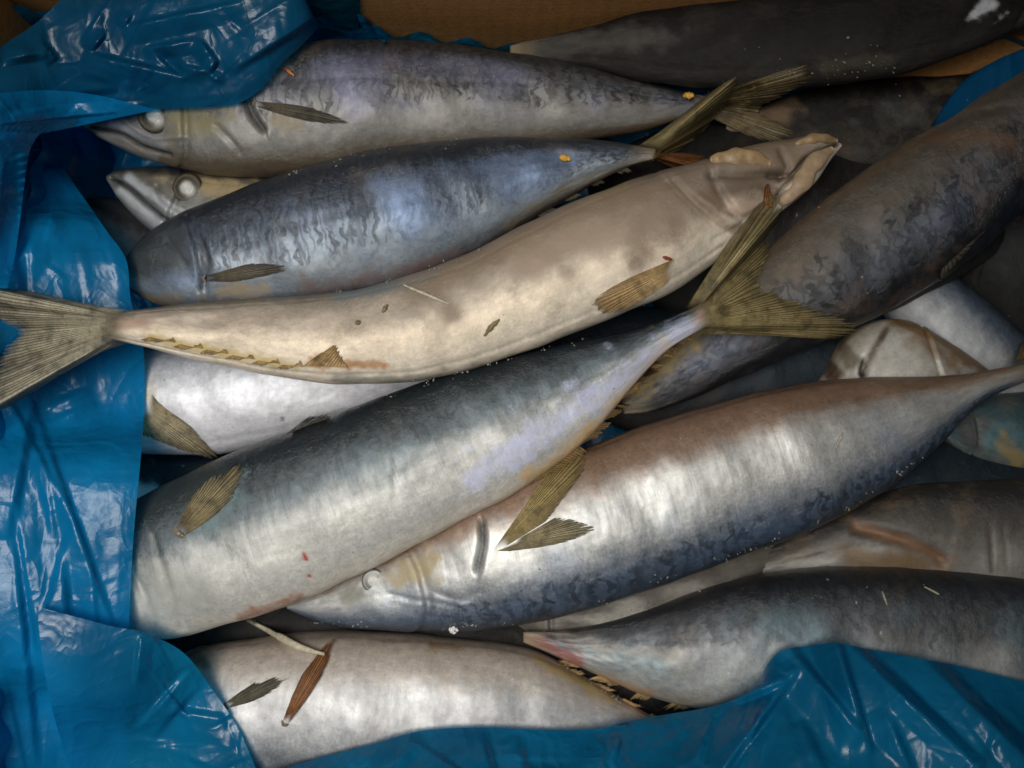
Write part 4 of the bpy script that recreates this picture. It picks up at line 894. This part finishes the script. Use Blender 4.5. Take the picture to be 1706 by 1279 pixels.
sheet('fold', [(-110, 190), (-60, 120), (0, 78), (60, 38), (105, -5), (150, -50), (260, -75), (420, -80), (600, -80)],
      [(-110, 250), (-60, 240), (0, 231), (60, 220), (110, 210), (170, 203), (215, 194), (250, 183), (330, 179), (395, 172), (432, 150), (470, 105), (510, 68), (560, 8), (600, -70)], 220, 90, M_FILM2,
      za=[0.118, 0.108, 0.100, 0.098, 0.098, 0.10, 0.11, 0.11, 0.10], hm=hmB, lift=0.004, bulge=0.006,
      folds=[((140, 90), (310, 130), 20, 0.006), ((205, 46), (405, 3), 16, 0.005), ((205, 46), (218, 22), 10, 0.003), ((150, 85), (175, 55), 12, 0.004), ((240, 82), (330, 66), 12, 0.004), ((330, 66), (362, 104), 12, 0.005), ((362, 100), (345, 126), 10, 0.005), ((345, 124), (372, 140), 8, 0.003), ((255, 82), (305, 128), 10, -0.004), ((300, 110), (345, 120), 12, 0.004),
             ((380, 120), (560, 5), 24, 0.006), ((0, 100), (80, 85), 30, 0.006), ((70, 70), (95, 100), 12, 0.004), ((0, 205), (240, 172), 12, 0.003), ((0, 180), (250, 150), 26, -0.004)] + rand_folds(18, 0, 520, 0, 180, 40, 170, 16, 0.0016), edge=0.001)
sheet('fold', [(-110, 170), (-60, 162), (0, 155), (80, 150), (160, 158), (256, 181)],
      [(-110, 262), (-60, 246), (0, 234), (60, 224), (130, 210), (200, 195), (258, 183)], 110, 40, M_FILM, hm=HM.film(2, 4), lift=0.0018, folds=[((0, 205), (200, 185), 10, 0.0025), ((20, 190), (90, 180), 12, 0.002)] + rand_folds(8, 0, 220, 160, 220, 30, 90, 10, 0.0015))
sheet('fold', [(-60, 215), (-55, 300), (-50, 400), (-45, 480)], [(66, 222), (50, 250), (38, 330), (26, 420), (12, 480)], 120, 30, M_FILM, hm=HM.film(2, 4), lift=0.002,
      folds=[((30, 260 + 14 * i), (52, 256 + 14 * i), 6, 0.002) for i in range(11)] + [((8, 260), (-10, 420), 12, 0.003)])
sheet('fold', [(560, -60), (570, -30), (590, 10), (600, 40)], [(690, -60), (665, -10), (660, 30), (640, 72)], 40, 24, M_FILM2, hm=HM.film(1, 3), lift=0.002, folds=rand_folds(6, 560, 660, -20, 60, 30, 80, 12, 0.002))

# ------------------------------------------------------------------ loose scraps
def scrap(name, label, line, w, mat, h=0.0009, lift=0.0004, group=None):
    n, m = 12, 8
    l = smooth_line(line, n); l = l + rng.normal(0, w * 0.06, l.shape)
    tg = np.gradient(l, axis=0); tg /= np.linalg.norm(tg, axis=1)[:, None] + 1e-9; nr = np.stack([-tg[:, 1], tg[:, 0]], 1)
    prof = (0.35 + 0.65 * np.sin(np.linspace(0.1, PI - 0.1, n))) * w * rng.uniform(0.75, 1.25, n)
    ph = np.linspace(0, 2 * PI, m, endpoint=False)
    x0, y0, z0 = HM.drop(l[:, 0], l[:, 1], lift)
    g = l[:, None] + nr[:, None] * (prof[:, None] * np.cos(ph))[..., None]
    z = z0[:, None] + h * np.sin(ph)[None] * (prof / w)[:, None]
    x, y = P(g[..., 0], g[..., 1], z)
    V = np.stack([x, y, z], -1).reshape(-1, 3)
    F = [tuple(f) for f in grid_faces(n, m, True).tolist()] + [tuple(range(m)), tuple(range((n - 1) * m, n * m))[::-1]]
    o = mesh_obj(name, V, F, mat); return tag(o, label, 'scrap', group)
scrap('fish_scrap', 'small bright yellow crumb on the blue-backed mackerel near its tail', [(933, 262), (950, 264)], 7, M_YEL, 0.0016)
scrap('fish_scrap', 'yellow crumb beside the olive tail fin under the dark wall fish', [(1138, 160), (1156, 158)], 6, M_YEL, 0.0014)
scrap('fish_scrap', 'short orange sliver on the barred back near the bag', [(474, 112), (490, 126)], 3.5, M_ORG)
scrap('fish_scrap', 'thin straw-coloured ray lying across the belly-up fish', [(672, 474), (705, 488), (748, 506)], 3.0, M_PALE)
scrap('fish_scrap', 'small forked olive shred on the cream belly', [(806, 560), (818, 545), (832, 532)], 4, M_OLV)
scrap('fish_scrap', 'curled brown shred on the belly-up fish, tailward of the straw ray', [(637, 520), (646, 507)], 3.5, M_OLV)
scrap('fish_scrap', 'round brown speck on the cream belly near the curled shred', [(592, 538), (600, 536)], 4, M_OLV)
scrap('fish_scrap', 'white ice crumb under the navy back of the silver fish', [(748, 1049), (762, 1049)], 6, M_ICE, 0.0015)
scrap('fish_scrap', 'pale twig-like fin ray bridging the plump fish and the bottom fish', [(412, 1032), (450, 1052), (500, 1078), (540, 1090)], 6, M_PALE, 0.0014, 0.001)
scrap('fish_scrap', 'tiny upright white sliver on the dark speckled back', [(1470, 985), (1478, 1008)], 2, M_PALE)
scrap('fish_scrap', 'tiny slanting white splinter on the dark speckled back', [(1540, 977), (1565, 990)], 2, M_PALE)
scrap('fish_scrap', 'pale sliver resting on the flank of the gleaming silver fish', [(1405, 720), (1392, 748)], 2.5, M_PALE)
scrap('fish_scrap', 'small red-brown fleck on the cream belly above the golden fin', [(1104, 428), (1120, 432)], 3, M_RED)

# ------------------------------------------------------------------ frost and scale crumbs caught along the seams
def crumbs():
    V, F = [], []
    def bit(u, v, r):
        r = 0.62 * r
        x, y, z = HM.drop(np.array([u]), np.array([v])); b = len(V); q = rng.uniform(0.5, 1.3, 6) * r; t = rng.uniform(0, PI)
        c, sn = math.cos(t), math.sin(t); st = rng.uniform(1, 2.2)
        for dx, dy, dz in ((q[0] * st, 0, 0), (-q[1] * st, 0, 0), (0, q[2], 0), (0, -q[3], 0), (0, 0, q[4] * 0.7), (0, 0, -q[5])):
            V.append((x[0] + dx * c - dy * sn, y[0] + dx * sn + dy * c, z[0] + dz))
        for i, j in ((0, 2), (2, 1), (1, 3), (3, 0)): F.append((b + i, b + j, b + 4)); F.append((b + j, b + i, b + 5))
    def along(line, n, spread, r):
        l = smooth_line(line, 200)
        c = rng.choice(200, max(3, n // 3))
        for _ in range(n):
            p = l[np.clip(int(rng.choice(c) + rng.normal(0, 4)), 0, 199)] + rng.normal(0, spread * 1.6, 2)
            bit(p[0], p[1], r * rng.uniform(0.15, 1.0) ** 1.5 * 1.4 * PX)
    along([(530, 1036), (640, 1042), (760, 1044), (880, 1034)], 60, 2.0, 2.2)
    along([(960, 1016), (1120, 960), (1240, 918), (1360, 872), (1460, 818), (1540, 758)], 90, 2.5, 2.2)
    along([(900, 1048), (980, 1036), (1080, 1008), (1180, 975)], 40, 2.0, 2.0)
    along([(640, 664), (760, 622), (900, 585), (1000, 563)], 50, 2.0, 2.0)
    along([(560, 484), (660, 466), (760, 432), (860, 384)], 40, 2.0, 2.0)
    along([(480, 290), (560, 268), (680, 244), (800, 233)], 40, 2.0, 2.0)
    along([(1300, 120), (1400, 112), (1480, 104)], 60, 8.0, 2.0)
    along([(930, 1105), (990, 1140), (1050, 1180)], 40, 3.0, 2.2)
    for _ in range(80): bit(rng.uniform(240, 1700), rng.uniform(60, 1180), rng.uniform(0.6, 1.9) * PX)
    o = mesh_obj('ice_crumbs', np.array(V), F, M_ICE2, smooth=False)
    tag(o, 'tiny pale crumbs of ice and scales scattered over the fish', 'ice', kind='stuff')
M_ICE2 = plain('frost', (0.22, 0.21, 0.18), 0.4, 0.5, 300, 0.3)
crumbs()
